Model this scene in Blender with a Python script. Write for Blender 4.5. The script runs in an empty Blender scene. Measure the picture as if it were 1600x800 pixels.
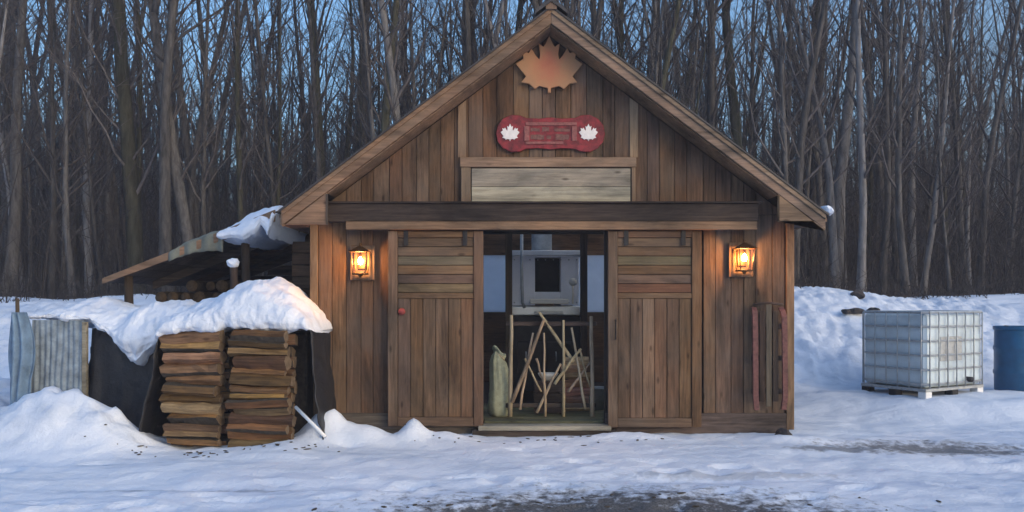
import bpy, bmesh, math, random
from mathutils import Vector, Matrix, noise as mnoise

R = math.radians
sc = bpy.context.scene
col = sc.collection
rng = random.Random(11)

# ---------------------------------------------------------------- camera, sky, sun, exposure
cam = bpy.data.objects.new('camera', bpy.data.cameras.new('camera'))
col.objects.link(cam); sc.camera = cam
cam.location = (0, 0, 1.5); cam.rotation_euler = (R(90), 0, 0)
cam.data.sensor_fit = 'HORIZONTAL'; cam.data.sensor_width = 36.0
cam.data.lens = 36.0 * 1200 / 1600; cam.data.shift_y = 75 / 1600
cam.data.clip_start = 0.05; cam.data.clip_end = 3000

SUN_EL, SUN_ROT = R(6), R(130)
w = bpy.data.worlds.new('World'); sc.world = w; w.use_nodes = True
nt = w.node_tree
sky = nt.nodes.new('ShaderNodeTexSky'); sky.sky_type = 'NISHITA'; sky.sun_disc = False
sky.sun_elevation = SUN_EL; sky.sun_rotation = SUN_ROT
sky.air_density = 1.05; sky.dust_density = 8.5; sky.ozone_density = 3.2
bg = nt.nodes['Background']; bg.inputs['Strength'].default_value = 0.15
nt.links.new(sky.outputs[0], bg.inputs[0])
sd = bpy.data.lights.new('sun', 'SUN'); sd.energy = 0.13; sd.angle = R(120); sd.color = (1.0, 0.96, 0.93)
sun = bpy.data.objects.new('sun', sd); col.objects.link(sun)
sun.rotation_euler = (R(90) - SUN_EL, 0, -(SUN_ROT - math.pi))
sc.view_settings.view_transform = 'Standard'; sc.view_settings.look = 'None'
sc.view_settings.exposure = 2.35; sc.view_settings.gamma = 1.0
sc.render.engine = 'CYCLES'
sc.cycles.use_denoising = True
sc.cycles.max_bounces = 7; sc.cycles.diffuse_bounces = 4; sc.cycles.volume_bounces = 1; sc.cycles.transparent_max_bounces = 12

# ---------------------------------------------------------------- helpers
def px(u, v, Y):
    """point at depth Y that the photograph shows at pixel u, v (1600 x 800)"""
    return Vector(((u - 800) * Y / 1200, Y, 1.5 - (v - 475) * Y / 1200))
def X(u, Y): return (u - 800) * Y / 1200
def Z(v, Y): return 1.5 - (v - 475) * Y / 1200
def smooth(a, b, t):
    t = max(0.0, min(1.0, (t - a) / (b - a))); return t * t * (3 - 2 * t)
def fbm(x, y, z=0.0, o=4): return mnoise.fractal(Vector((x, y, z)), 0.9, 2.1, o)

class MB:
    def __init__(s): s.v = []; s.f = []; s.sm = []
    def add(s, vs, fs, smoothf=False):
        n = len(s.v); s.v += [tuple(p) for p in vs]
        s.f += [tuple(i + n for i in f) for f in fs]; s.sm += [smoothf] * len(fs)
    def box(s, x0, x1, y0, y1, z0, z1, c=0.0, M=None):
        if c <= 0:
            vs = [(x, y, z) for x in (x0, x1) for y in (y0, y1) for z in (z0, z1)]
            fs = [(0,1,3,2), (4,6,7,5), (0,4,5,1), (2,3,7,6), (0,2,6,4), (1,5,7,3)]
        else:
            bm = bmesh.new(); bmesh.ops.create_cube(bm, size=1)
            for q in bm.verts:
                q.co = Vector((x0 + (q.co.x + .5) * (x1 - x0), y0 + (q.co.y + .5) * (y1 - y0), z0 + (q.co.z + .5) * (z1 - z0)))
            bmesh.ops.bevel(bm, geom=list(bm.edges), offset=c, segments=1, affect='EDGES')
            bm.verts.index_update()
            vs = [q.co.copy() for q in bm.verts]; fs = [tuple(q.index for q in f.verts) for f in bm.faces]; bm.free()
        if M is not None: vs = [M @ Vector(p) for p in vs]
        s.add(vs, fs); return s
    def prism(s, poly, d, axis='y', o=0.0, c=0.0):
        """poly in (x, z) extruded along y from o to o + d"""
        bm = bmesh.new()
        ar = sum(poly[i][0] * poly[(i + 1) % len(poly)][1] - poly[(i + 1) % len(poly)][0] * poly[i][1] for i in range(len(poly)))
        if ar < 0: poly = poly[::-1]
        vs = [bm.verts.new((p[0], o, p[1])) for p in poly]
        f = bm.faces.new(vs)
        r = bmesh.ops.extrude_face_region(bm, geom=[f])
        for q in r['geom']:
            if isinstance(q, bmesh.types.BMVert): q.co.y += d
        bmesh.ops.recalc_face_normals(bm, faces=bm.faces)
        if c > 0: bmesh.ops.bevel(bm, geom=list(bm.edges), offset=c, segments=1, affect='EDGES')
        bm.verts.index_update()
        s.add([q.co.copy() for q in bm.verts], [tuple(q.index for q in g.verts) for g in bm.faces]); bm.free(); return s
    def tube(s, pts, rad, n=6, cap=True, smoothf=True):
        pts = [Vector(p) for p in pts]; vs = []; fs = []
        if not hasattr(rad, '__len__'): rad = [rad] * len(pts)
        up = Vector((0.31, 0.17, 1)).normalized()
        for i, p in enumerate(pts):
            t = (pts[min(i + 1, len(pts) - 1)] - pts[max(i - 1, 0)]).normalized()
            a = t.cross(up)
            if a.length < .05: a = t.cross(Vector((1, 0, 0.2)))
            a.normalize(); b = t.cross(a)
            for k in range(n):
                an = 2 * math.pi * k / n
                vs.append(p + (a * math.cos(an) + b * math.sin(an)) * rad[i])
        for i in range(len(pts) - 1):
            for k in range(n):
                fs.append((i * n + k, (i + 1) * n + k, (i + 1) * n + (k + 1) % n, i * n + (k + 1) % n))
        if cap and n > 2:
            fs.append(tuple(range(n))); fs.append(tuple(range((len(pts) - 1) * n, len(pts) * n))[::-1])
        s.add(vs, fs, smoothf); return s
    def lathe(s, prof, n=20, M=None, smoothf=True):
        vs = []; fs = []
        for r, z in prof:
            for k in range(n):
                an = 2 * math.pi * k / n; vs.append(Vector((r * math.cos(an), r * math.sin(an), z)))
        for i in range(len(prof) - 1):
            for k in range(n):
                fs.append((i * n + k, i * n + (k + 1) % n, (i + 1) * n + (k + 1) % n, (i + 1) * n + k))
        if M is not None: vs = [M @ p for p in vs]
        s.add(vs, fs, smoothf); return s
    def mesh(s, name):
        me = bpy.data.meshes.new(name); me.from_pydata(s.v, [], s.f)
        me.polygons.foreach_set('use_smooth', s.sm); me.update(); return me
    def build(s, name, mat, parent=None, loc=None):
        return link(name, s.mesh(name), mat, parent, loc)

def link(name, me, mat, parent=None, loc=None):
    o = bpy.data.objects.new(name, me); col.objects.link(o)
    if mat is not None and not me.materials: me.materials.append(mat)
    if parent is not None:
        o.parent = parent
        # world-coordinate meshes: undo the roots' offsets
        q = parent; off = Vector((0, 0, 0))
        if loc is None:
            while q is not None:
                off -= q.location; q = q.parent
            o.location = off
        else: o.location = loc
    elif loc is not None: o.location = loc
    return o
def tag(o, label=None, cat=None, group=None, kind=None):
    if label: o['label'] = label
    if cat: o['category'] = cat
    if group: o['group'] = group
    if kind: o['kind'] = kind
    return o
def thing(name, loc, label, cat, group=None, rz=0.0):
    o = bpy.data.objects.new(name, None); col.objects.link(o); o.location = loc; o.rotation_euler.z = rz
    o.empty_display_size = .1
    return tag(o, label, cat, group)
def copy_tree(o, parent=None):
    c = o.copy(); col.objects.link(c); c.parent = parent
    for ch in list(o.children): copy_tree(ch, c)
    return c

# ---------------------------------------------------------------- materials
def newmat(name):
    m = bpy.data.materials.new(name); m.use_nodes = True
    n = m.node_tree.nodes; return m, n, m.node_tree.links, n['Principled BSDF']
def ramp(n, stops):
    r = n.new('ShaderNodeValToRGB'); e = r.color_ramp.elements
    while len(e) < len(stops): e.new(0.5)
    for i, (p, c) in enumerate(stops): e[i].position = p; e[i].color = (*c, 1)
    return r
def coords(n, l, scale, rand=True):
    tc = n.new('ShaderNodeTexCoord'); mp = n.new('ShaderNodeMapping'); mp.inputs['Scale'].default_value = scale
    if rand:
        oi = n.new('ShaderNodeObjectInfo'); mu = n.new('ShaderNodeVectorMath'); mu.operation = 'MULTIPLY_ADD'
        cx = n.new('ShaderNodeCombineXYZ')
        for k, f in enumerate((37.0, 91.0, 53.0)):
            mm = n.new('ShaderNodeMath'); mm.operation = 'MULTIPLY'; mm.inputs[1].default_value = f
            l.new(oi.outputs['Random'], mm.inputs[0]); l.new(mm.outputs[0], cx.inputs[k])
        ad = n.new('ShaderNodeVectorMath'); ad.operation = 'ADD'
        l.new(tc.outputs['Object'], ad.inputs[0]); l.new(cx.outputs[0], ad.inputs[1]); l.new(ad.outputs[0], mp.inputs[0])
        return mp.outputs[0], oi
    l.new(tc.outputs['Object'], mp.inputs[0]); return mp.outputs[0], None
def nz(n, l, vec, scale, detail=6, rough=.6, dist=0.0):
    t = n.new('ShaderNodeTexNoise'); t.inputs['Scale'].default_value = scale; t.inputs['Detail'].default_value = detail
    t.inputs['Roughness'].default_value = rough; t.inputs['Distortion'].default_value = dist
    l.new(vec, t.inputs['Vector']); return t
def bump(n, l, h, b, strength, dist):
    k = n.new('ShaderNodeBump'); k.inputs['Strength'].default_value = strength; k.inputs['Distance'].default_value = dist
    l.new(h, k.inputs['Height']); l.new(k.outputs[0], b.inputs['Normal']); return k
def mix(n, l, fac, a, b, mode='MIX'):
    m = n.new('ShaderNodeMix'); m.data_type = 'RGBA'; m.blend_type = mode
    for s, x in ((0, fac), (6, a), (7, b)):
        if hasattr(x, 'links'): l.new(x, m.inputs[s])
        elif s == 0: m.inputs[0].default_value = x
        else: m.inputs[s].default_value = (*x, 1)
    return m.outputs[2]
def wood(name, dark, light, axis='z', var=0.35, hue=0.03, rough=.8, grey=None):
    m, n, l, b = newmat(name)
    s = {'x': (.9, 16, 16), 'y': (16, .9, 16), 'z': (16, 16, .9)}[axis]
    v, oi = coords(n, l, s)
    g = nz(n, l, v, 2.2, 9, .68, .5)
    r = ramp(n, [(.30, dark), (.5, tuple((a + c) / 2 for a, c in zip(dark, light))), (.70, light)]); l.new(g.outputs[0], r.inputs[0])
    v2, _ = coords(n, l, (1, 1, 1))
    st = nz(n, l, v2, 1.7, 5, .6)
    c = r.outputs[0]
    if grey:
        rr = ramp(n, [(.42, (0, 0, 0)), (.66, (1, 1, 1))]); l.new(st.outputs[0], rr.inputs[0])
        c = mix(n, l, rr.outputs[0], c, mix(n, l, .5, c, grey))
    v3, _ = coords(n, l, (2.6, 2.6, .55) if axis == 'z' else (.7, 1.2, 2.2), False)
    s3 = nz(n, l, v3, 1.3, 7, .66, .4); r3 = ramp(n, [(.30, (.27, .28, .30)), (.47, (.84, .84, .85)), (.68, (1.38, 1.3, 1.22))]); l.new(s3.outputs[0], r3.inputs[0])
    c = mix(n, l, 1.0, c, r3.outputs[0], 'MULTIPLY')
    # knots
    vk, _ = coords(n, l, (5, 5, 1.9) if axis == 'z' else (1.9, 5, 5)); vo = n.new('ShaderNodeTexVoronoi'); vo.inputs['Scale'].default_value = 1.25; l.new(vk, vo.inputs['Vector'])
    rk = ramp(n, [(.05, (.25, .22, .2)), (.13, (1, 1, 1))]); l.new(vo.outputs['Distance'], rk.inputs[0]); c = mix(n, l, .8, c, rk.outputs[0], 'MULTIPLY')
    hs = n.new('ShaderNodeHueSaturation'); l.new(c, hs.inputs['Color'])
    for inp, lo, hi, seed in (('Value', 1 - var, 1 + var, 7.3), ('Saturation', .82, 1.06, 13.7), ('Hue', .5 - hue, .5 + hue, 3.1)):
        f = n.new('ShaderNodeMath'); f.operation = 'MULTIPLY'; f.inputs[1].default_value = seed; l.new(oi.outputs['Random'], f.inputs[0])
        fr = n.new('ShaderNodeMath'); fr.operation = 'FRACT'; l.new(f.outputs[0], fr.inputs[0])
        mr = n.new('ShaderNodeMapRange'); mr.inputs['To Min'].default_value = lo; mr.inputs['To Max'].default_value = hi
        l.new(fr.outputs[0], mr.inputs[0]); l.new(mr.outputs[0], hs.inputs[inp])
    l.new(hs.outputs[0], b.inputs['Base Color'])
    b.inputs['Roughness'].default_value = rough; b.inputs['Specular IOR Level'].default_value = .25
    bump(n, l, g.outputs[0], b, .5, .006); return m
def plain(name, c, rough=.6, metal=0.0, nscale=9.0, var=.25, bmp=.15, bdist=.004):
    m, n, l, b = newmat(name)
    v, oi = coords(n, l, (1, 1, 1)); t = nz(n, l, v, nscale, 6, .65)
    r = ramp(n, [(.3, tuple(x * (1 - var) for x in c)), (.7, tuple(min(1, x * (1 + var)) for x in c))]); l.new(t.outputs[0], r.inputs[0])
    l.new(r.outputs[0], b.inputs['Base Color']); b.inputs['Roughness'].default_value = rough; b.inputs['Metallic'].default_value = metal
    bump(n, l, t.outputs[0], b, bmp, bdist); return m
def emit(name, c, s):
    m, n, l, b = newmat(name)
    b.inputs['Base Color'].default_value = (*c, 1); b.inputs['Emission Color'].default_value = (*c, 1); b.inputs['Emission Strength'].default_value = s
    return m

M = {}
M['board'] = wood('weathered_board', (0.05742, 0.03101, 0.0173), (0.1931, 0.1106, 0.06309), 'z', .15, .006, grey=(0.1357, 0.1085, 0.0865))
M['board_x'] = wood('weathered_board_across', (0.05742, 0.03101, 0.0173), (0.1931, 0.1106, 0.06309), 'x', .2, .006, grey=(0.1357, 0.1085, 0.0865))
M['door'] = wood('door_board', (0.0729, 0.03948, 0.02085), (0.2138, 0.1241, 0.0707), 'z', .15, .006, grey=(0.1458, 0.1081, 0.07704))
M['door_x'] = wood('door_board_across', (0.06318, 0.03384, 0.01813), (0.1944, 0.1128, 0.06345), 'x', .2, .008, grey=(0.1361, 0.0987, 0.07251))
M['trim'] = wood('rough_sawn_trim', (0.1231, 0.07566, 0.04416), (0.2975, 0.1967, 0.12), 'z', .18, .010, grey=(0.1847, 0.1463, 0.1056))
M['trim_x'] = wood('rough_sawn_trim_across', (0.1231, 0.07566, 0.04416), (0.3078, 0.2018, 0.1248), 'x', .14, .010, grey=(0.1847, 0.1463, 0.1056))
M['pale'] = wood('pale_grey_board', (0.21, 0.1782, 0.1276), (0.434, 0.3828, 0.2842), 'x', .15, .01)
M['dark_wood'] = wood('dark_stained_board', (.025, .018, .014), (.10, .075, .06), 'x', .3, .02)
M['dark_wood_z'] = wood('dark_stained_post', (.025, .018, .014), (.10, .07, .05), 'z', .3, .02)
M['bounce_lining'] = wood('pale_bounce_lining', (.20, .15, .11), (.42, .34, .26), 'x', .1, .01)  # side walls made pale so that light bounces around the interior
M['backing'] = plain('wall_backing', (.035, .025, .02), .9)
M['skirt'] = wood('wet_skirt_board', (0.036, 0.0288, 0.024), (0.128, 0.104, 0.088), 'x', .25, .02)
M['skirt_z'] = wood('weathered_slat', (.05, .04, .03), (.15, .12, .09), 'z', .2, .02)
M['stick'] = wood('peeled_stick', (.26, .19, .11), (.54, .42, .27), 'z', .2, .02)
M['log'] = wood('split_firewood', (0.06888, 0.03464, 0.01469), (0.3444, 0.1942, 0.08266), 'x', .6, .018)
M['bark_log'] = plain('log_bark', (.05, .04, .03), .95, 0, 22, .6, .8, .01)
M['log_end'] = plain('log_end_grain', (.13, .09, .055), .9, 0, 30, .4, .3)
M['tarp'] = plain('black_tarp', (.012, .013, .017), .55, 0, 7, .4, .5, .03)
M['blue_tarp'] = plain('faded_blue_tarp', (.13, .21, .31), .65, 0, 6, .35, .5, .03)
M['green_tarp'] = plain('grey_green_tarp', (.14, .15, .125), .75, 0, 6, .3, .4, .02)
M['roof'] = plain('dark_metal_roof', (.05, .045, .045), .5, .3, 5, .3)
M['steel'] = plain('galvanised_steel', (.40, .42, .43), .5, .55, 14, .22)
M['sheet'] = plain('dull_galvanised_sheet', (.20, .25, .30), .75, 0, 9, .45)
M['iron'] = plain('black_iron', (.025, .024, .024), .55, .5, 10, .4)
M['stainless'] = plain('stainless_pan', (.62, .60, .55), .35, .7, 5, .12)
M['hood'] = plain('whitish_hood_sheet', (.84, .84, .88), .5, .0, 4, .08)
M['bronze'] = plain('dark_bronze', (.10, .05, .02), .45, .6, 20, .3)
M['brass'] = plain('aged_brass', (.42, .22, .09), .5, .5, 20, .3)
M['bulb'] = emit('lit_bulb', (1.0, .47, .15), 85.0)
M['red'] = plain('faded_red_paint', (.20, .03, .028), .65, 0, 18, .45)
M['dkred'] = plain('deep_red_paint', (.20, .013, .018), .6, 0, 14, .7)
M['rust_red'] = plain('rusty_red_runner', (.13, .05, .045), .75, .0, 22, .55)
M['worn_letter'] = plain('worn_letter_paint', (.17, .075, .06), .8, 0, 30, .5)
M['white_paint'] = plain('worn_white_paint', (.80, .74, .70), .7, 0, 20, .12)
M['pinkish'] = plain('worn_pinkish_paint', (.25, .085, .075), .75, 0, 25, .4)
M['tote'] = plain('milky_plastic', (.54, .63, .68), .45, 0, 2.2, .2, .08, .01)
M['blue_plastic'] = plain('blue_plastic', (.006, .085, .19), .4, 0, 6, .2)
M['rock'] = plain('dark_stone', (.04, .035, .035), .9, 0, 8, .5, .8, .03)
M['rubber'] = plain('black_rubber', (.015, .015, .018), .7)
M['canvas'] = plain('pale_canvas', (.34, .35, .24), .85, 0, 14, .25, .4, .01)
M['cream'] = plain('cream_enamel', (.80, .74, .64), .35, 0, 8, .08)
M['pvc'] = plain('white_pvc', (.80, .80, .80), .4, 0, 8, .06)
M['floor'] = wood('worn_floorboard', (.07, .07, .035), (.20, .20, .11), 'x', .2, .02)
M['sill'] = wood('pale_sill', (.20, .19, .14), (.42, .40, .31), 'x', .15, .02)
M['firewood_in'] = wood('reddish_firewood', (.20, .08, .04), (.58, .30, .16), 'x', .4, .03)

def glass():
    m, n, l, b = newmat('lantern_glass')
    t = n.new('ShaderNodeBsdfTransparent'); t.inputs[0].default_value = (1, .93, .82, 1)
    g = n.new('ShaderNodeBsdfGlossy'); g.inputs['Roughness'].default_value = .15
    mx = n.new('ShaderNodeMixShader'); mx.inputs[0].default_value = .08
    l.new(t.outputs[0], mx.inputs[1]); l.new(g.outputs[0], mx.inputs[2]); l.new(mx.outputs[0], n['Material Output'].inputs[0]); return m
M['glass'] = glass()
def frosted():
    m, n, l, b = newmat('frosted_plastic_sheet')
    t = n.new('ShaderNodeBsdfTranslucent'); t.inputs[0].default_value = (.93, .95, .97, 1)
    d = n.new('ShaderNodeBsdfTransparent'); d.inputs[0].default_value = (.85, .92, 1, 1)
    v, _ = coords(n, l, (1, 1, 1)); k = nz(n, l, v, 3, 4); r = ramp(n, [(.35, (.02,) * 3), (.7, (.14,) * 3)]); l.new(k.outputs[0], r.inputs[0])
    mx = n.new('ShaderNodeMixShader'); l.new(r.outputs[0], mx.inputs[0])
    l.new(t.outputs[0], mx.inputs[1]); l.new(d.outputs[0], mx.inputs[2]); l.new(mx.outputs[0], n['Material Output'].inputs[0]); return m
M['frosted'] = frosted()
def snow(name, ground=False):
    m, n, l, b = newmat(name)
    v, _ = coords(n, l, (1, 1, 1), False)
    big = nz(n, l, v, .8, 5, .6); fine = nz(n, l, v, 9, 8, .7); grain = nz(n, l, v, 60, 4, .7)
    r = ramp(n, [(.3, (.66, .735, .86)), (.6, (.80, .845, .93))]); l.new(big.outputs[0], r.inputs[0])
    c = r.outputs[0]
    if ground:
        sx = n.new('ShaderNodeSeparateXYZ'); tc = n.new('ShaderNodeTexCoord'); l.new(tc.outputs['Object'], sx.inputs[0])
        # trodden, dirty snow in flat streaks
        v2, _ = coords(n, l, (.55, 1.9, 1), False); st = nz(n, l, v2, 1.3, 7, .68, .6)
        rs = ramp(n, [(.50, (0, 0, 0)), (.68, (1, 1, 1))]); l.new(st.outputs[0], rs.inputs[0])
        c = mix(n, l, rs.outputs[0], c, (.56, .63, .745))
        # bare gravel patches: ellipses in plan with ragged edges
        total = None
        for (cx, cy, ax, ay, k) in ((.80, 5.45, 1.8, .80, 1.0), (4.35, 7.95, 1.15, .42, .85), (3.3, 7.75, .6, .15, .7), (-2.6, 6.25, .9, .13, .4), (5.3, 6.5, 1.0, .13, .5), (1.9, 6.75, 1.0, .10, .35)):
            def M1(op, a, bb):
                q = n.new('ShaderNodeMath'); q.operation = op
                for i, z in ((0, a), (1, bb)):
                    if hasattr(z, 'links'): l.new(z, q.inputs[i])
                    else: q.inputs[i].default_value = z
                return q.outputs[0]
            dx = M1('DIVIDE', M1('SUBTRACT', sx.outputs[0], cx), ax); dy = M1('DIVIDE', M1('SUBTRACT', sx.outputs[1], cy), ay)
            d = M1('SQRT', M1('ADD', M1('MULTIPLY', dx, dx), M1('MULTIPLY', dy, dy)), 0)
            d = M1('ADD', d, M1('MULTIPLY', M1('SUBTRACT', fine.outputs[0], .5), 2.6))
            mr = n.new('ShaderNodeMapRange'); mr.inputs['From Min'].default_value = 1.1; mr.inputs['From Max'].default_value = .55
            mr.inputs['To Max'].default_value = k
            l.new(d, mr.inputs[0]); f = mr.outputs[0]
            total = f if total is None else M1('MAXIMUM', total, f)
        gr = ramp(n, [(.35, (.05, .05, .053)), (.65, (.17, .168, .17))]); l.new(grain.outputs[0], gr.inputs[0])
        c = mix(n, l, total, c, gr.outputs[0])
    l.new(c, b.inputs['Base Color']); b.inputs['Roughness'].default_value = .75; b.inputs['Specular IOR Level'].default_value = .2
    ad = n.new('ShaderNodeMath'); ad.operation = 'MULTIPLY_ADD'; ad.inputs[1].default_value = .3
    l.new(grain.outputs[0], ad.inputs[0]); l.new(fine.outputs[0], ad.inputs[2])
    bump(n, l, ad.outputs[0], b, .7, .035); return m
M['snow'] = snow('snow'); M['snow_ground'] = snow('trodden_snow', True)
def bark(name, dark, light):
    m, n, l, b = newmat(name)
    v, oi = coords(n, l, (5, 5, 1.0)); t = nz(n, l, v, 2.0, 8, .7, .3)
    r = ramp(n, [(.32, dark), (.68, light)]); l.new(t.outputs[0], r.inputs[0])
    hs = n.new('ShaderNodeHueSaturation'); l.new(r.outputs[0], hs.inputs['Color'])
    mr = n.new('ShaderNodeMapRange'); mr.inputs['To Min'].default_value = .6; mr.inputs['To Max'].default_value = 1.45
    l.new(oi.outputs['Random'], mr.inputs[0]); l.new(mr.outputs[0], hs.inputs['Value'])
    l.new(hs.outputs[0], b.inputs['Base Color']); b.inputs['Roughness'].default_value = .95; b.inputs['Specular IOR Level'].default_value = .1
    bump(n, l, t.outputs[0], b, .8, .03); return m
M['bark'] = bark('dark_bark', (.022, .021, .021), (.13, .122, .118))
M['bark_moss'] = bark('mossy_bark', (.018, .018, .012), (.075, .073, .052))
M['bark_pale'] = bark('pale_bark', (.07, .068, .069), (.22, .212, .214))
M['twig'] = bark('twig_bark', (.035, .032, .033), (.12, .108, .108))
M['brush'] = bark('brush_bark', (.016, .0145, .0145), (.060, .054, .053))

# ---------------------------------------------------------------- terrain
def hit(u, v, y0=5.0, y1=19.0):
    y = y0
    while y < y1:
        if ground_h(X(u, y), y) >= Z(v, y): return Vector((X(u, y), y, ground_h(X(u, y), y)))
        y += .04
    return Vector((X(u, y1), y1, ground_h(X(u, y1), y1)))
TOTE = Vector((5.66, 10.5, .185))
FOOT = []
fr_ = random.Random(21)
for walk in range(16):
    fx, fy = fr_.uniform(-6, 7), fr_.uniform(5.0, 8.0); fa = fr_.uniform(-.5, .5) + (math.pi if fr_.random() < .5 else 0)
    for k_ in range(fr_.randint(5, 11)):
        sd_ = 1 if k_ % 2 else -1
        FOOT.append((fx - sd_ * .1 * math.sin(fa), fy + sd_ * .1 * math.cos(fa), math.cos(fa), math.sin(fa), fr_.uniform(.015, .04)))
        fx += .62 * math.cos(fa) + fr_.gauss(0, .05); fy += .62 * math.sin(fa) + fr_.gauss(0, .05); fa += fr_.gauss(0, .12)
FGRID = {}
for f_ in FOOT:
    for i_ in (-1, 0, 1):
        for j_ in (-1, 0, 1): FGRID.setdefault((int(f_[0] // .4) + i_, int(f_[1] // .4) + j_), []).append(f_)
def ground_h(x, y):
    h = smooth(9.6, 17, y) * (1.62 + .06 * math.sin(x * .7)) + .004 * max(0, y - 17)
    h += .32 * math.exp(-((x - 6.4) / 1.5) ** 2) * smooth(11.5, 16, y) * (1 - smooth(18, 24, y))
    # level ground under the cabin
    m = smooth(-3.6, -2.5, x) * (1 - smooth(3.3, 4.4, x)) * smooth(6.5, 8.2, y) * (1 - smooth(13.2, 14.8, y))
    h = h * (1 - m) + .05 * m
    # pad of the tote and the drum
    d = math.hypot((x - 6.5) / 1.75, (y - 11.2) / 1.15); k = 1 - smooth(.85, 1.6, d); h = h * (1 - k) + .215 * k
    if y < 16.5:
        g = lambda cx, cy, sx, sy, a: a * math.exp(-((x - cx) / sx) ** 2 - ((y - cy) / sy) ** 2)
        h += g(-4.75, 8.05, .62, .42, .60) + g(-5.9, 8.2, .6, .5, .30) + g(-4.1, 7.85, .4, .3, .18)
        h += g(-6.6, 9.6, 1.1, .9, .55)
        h += g(-1.98, 8.12, .24, .22, .30) + g(-1.55, 8.1, .3, .2, .17) + g(-1.05, 8.14, .14, .16, .20) + g(-.75, 8.2, .3, .14, .08)
        h += g(1.2, 8.25, .5, .14, .07) + g(3.0, 8.2, .35, .14, .05) + g(-2.3, 7.7, .35, .3, .08)
        h += g(.75, 5.1, 1.3, .5, -.05) + g(4.1, 8.05, 1.0, .2, -.05) + g(5.2, 7.0, 2.2, .16, -.05) + g(-2.4, 6.35, 2.0, .15, -.045)
        h += g(1.8, 6.6, 1.8, .13, -.04) + g(-5, 6.7, 1.6, .12, -.05)
        rough = .024 if y < 9.5 else .04
        dk = smooth(.2, .35, h)
        for (ax, ay, ca, sa, dp) in FGRID.get((int(x // .4), int(y // .4)), ()):
            lx = (x - ax) * ca + (y - ay) * sa; ly = -(x - ax) * sa + (y - ay) * ca; e = math.sqrt((lx / .17) ** 2 + (ly / .085) ** 2)
            if e < 2: h += -dp * (1 - smooth(.5, 1.1, e)) + .35 * dp * math.exp(-((e - 1.3) / .25) ** 2)
        if y < 9.5: h += .012 * abs(fbm(x * 2.0, y * 3.6, 21.0)) + (.004 + .032 * dk) * fbm(x * 11, y * 13, 2.2, 3)
        h += rough * fbm(x * 1.3, y * 2.2, 3.1) + (.011 + .075 * dk) * fbm(x * 5, y * 6, 8.7)
    else:
        h += .10 * fbm(x * .5, y * .5, 1.3) + .05 * fbm(x * 2.2, y * 2.2, 5.0)
    return h
def axis(segs):
    out = [segs[0][0]]
    for a, b, st in segs:
        n = max(1, round((b - a) / st)); out += [a + (b - a) * (i + 1) / n for i in range(n)]
    return out
xs = axis([(-600, -100, 100), (-100, -30, 10), (-30, -10, .8), (-10, 10, .055), (10, 30, .8), (30, 100, 10), (100, 600, 100)])
ys = axis([(-60, 0, 10), (0, 4.5, .5), (4.5, 9.5, .042), (9.5, 20, .13), (20, 40, 1.0), (40, 120, 10), (120, 900, 130)])
mb = MB(); nx = len(xs)
mb.v = [(x, y, ground_h(x, y)) for y in ys for x in xs]
mb.f = [(j * nx + i, j * nx + i + 1, (j + 1) * nx + i + 1, (j + 1) * nx + i) for j in range(len(ys) - 1) for i in range(nx - 1)]
mb.sm = [True] * len(mb.f)
g = mb.build('snowy_ground', M['snow_ground']); tag(g, 'trodden bluish snow covering the yard and the rise behind', 'snow', kind='structure')

# ---------------------------------------------------------------- the sugar house
WY = 8.57                    # plane of the front wall boards
XL, XR = X(485, WY), X(1240, WY)
XM, ZA, SL = .42, 4.66, .751  # ridge, apex height and slope of the rake's top edge
RY = 8.22                    # plane of the rake boards
BY = 13.2                    # back wall
def zroof(x): return ZA - SL * abs(x - XM)
def zwall(x): return zroof(x) - .17
house = thing('sugar_house', (XM, WY, 0), 'brown board cabin with open sliding doors and a steep gable roof', 'cabin')
# shell
fw = MB()
DX0, DX1, DZ0, DZ1 = -.32, 1.035, .17, 2.33
fw.prism([(XL + .02, .1), (DX0, .1), (DX0, zwall(DX0)), (XL + .02, zwall(XL + .02))], .05, o=WY + .03)
fw.prism([(DX1, .1), (XR - .02, .1), (XR - .02, zwall(XR - .02)), (DX1, zwall(DX1))], .05, o=WY + .03)
fw.prism([(DX0, DZ1), (DX1, DZ1), (DX1, zwall(DX1)), (XM, zwall(XM)), (DX0, zwall(DX0))], .05, o=WY + .03)
front = fw.build('front_wall', M['backing'], house)
def board(x0, x1, z0f, z1f, mat, par, y=WY, th=.024, name='board'):
    """vertical board whose ends follow z0f / z1f (numbers or functions of x)"""
    f = lambda q, x: q(x) if callable(q) else q
    poly = [(x0, f(z0f, x0)), (x1, f(z0f, x1)), (x1, f(z1f, x1))]
    if callable(z1f) and x0 < XM < x1: poly.append((XM, z1f(XM)))
    poly.append((x0, f(z1f, x0)))
    mb = MB(); mb.prism(poly, th, o=y, c=.003); return mb.build(name, mat, par)
x = XL + .09
while x < XR - .1:
    wd = rng.uniform(.13, .185); x1 = min(x + wd, XR - .09)
    if zwall(x) > 2.62 or zwall(x1) > 2.62:
        board(x, x1 - .006, 2.50, lambda q: zwall(q) - .01, M['board'], front, WY + rng.uniform(-.004, .006))
    if x1 < -1.30 or x > 2.0:
        board(x, x1 - .006, .17 + rng.uniform(-.015, .015), 2.492, M['board'], front, WY + rng.uniform(-.004, .006))
    x = x1
for (xa, xb) in ((XL, XL + .085), (XR - .085, XR)):
    board(xa, xb, .10, 2.40, M['trim'], house, WY - .022, .05, 'corner_board')
for xc in (X(722, WY), X(990, WY)):
    board(xc - .045, xc + .045, 3.135, lambda q: zwall(q) - .02, M['trim'], house, WY - .02, .018, 'trim_board')
for (xa, xb) in ((XL + .09, DX0 - .0), (DX1, XR - .09)):
    mb = MB(); mb.box(xa, xb, WY - .03, WY - .002, .0, .285, .006); mb.build('skirt_board', M['skirt'], house)
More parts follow.
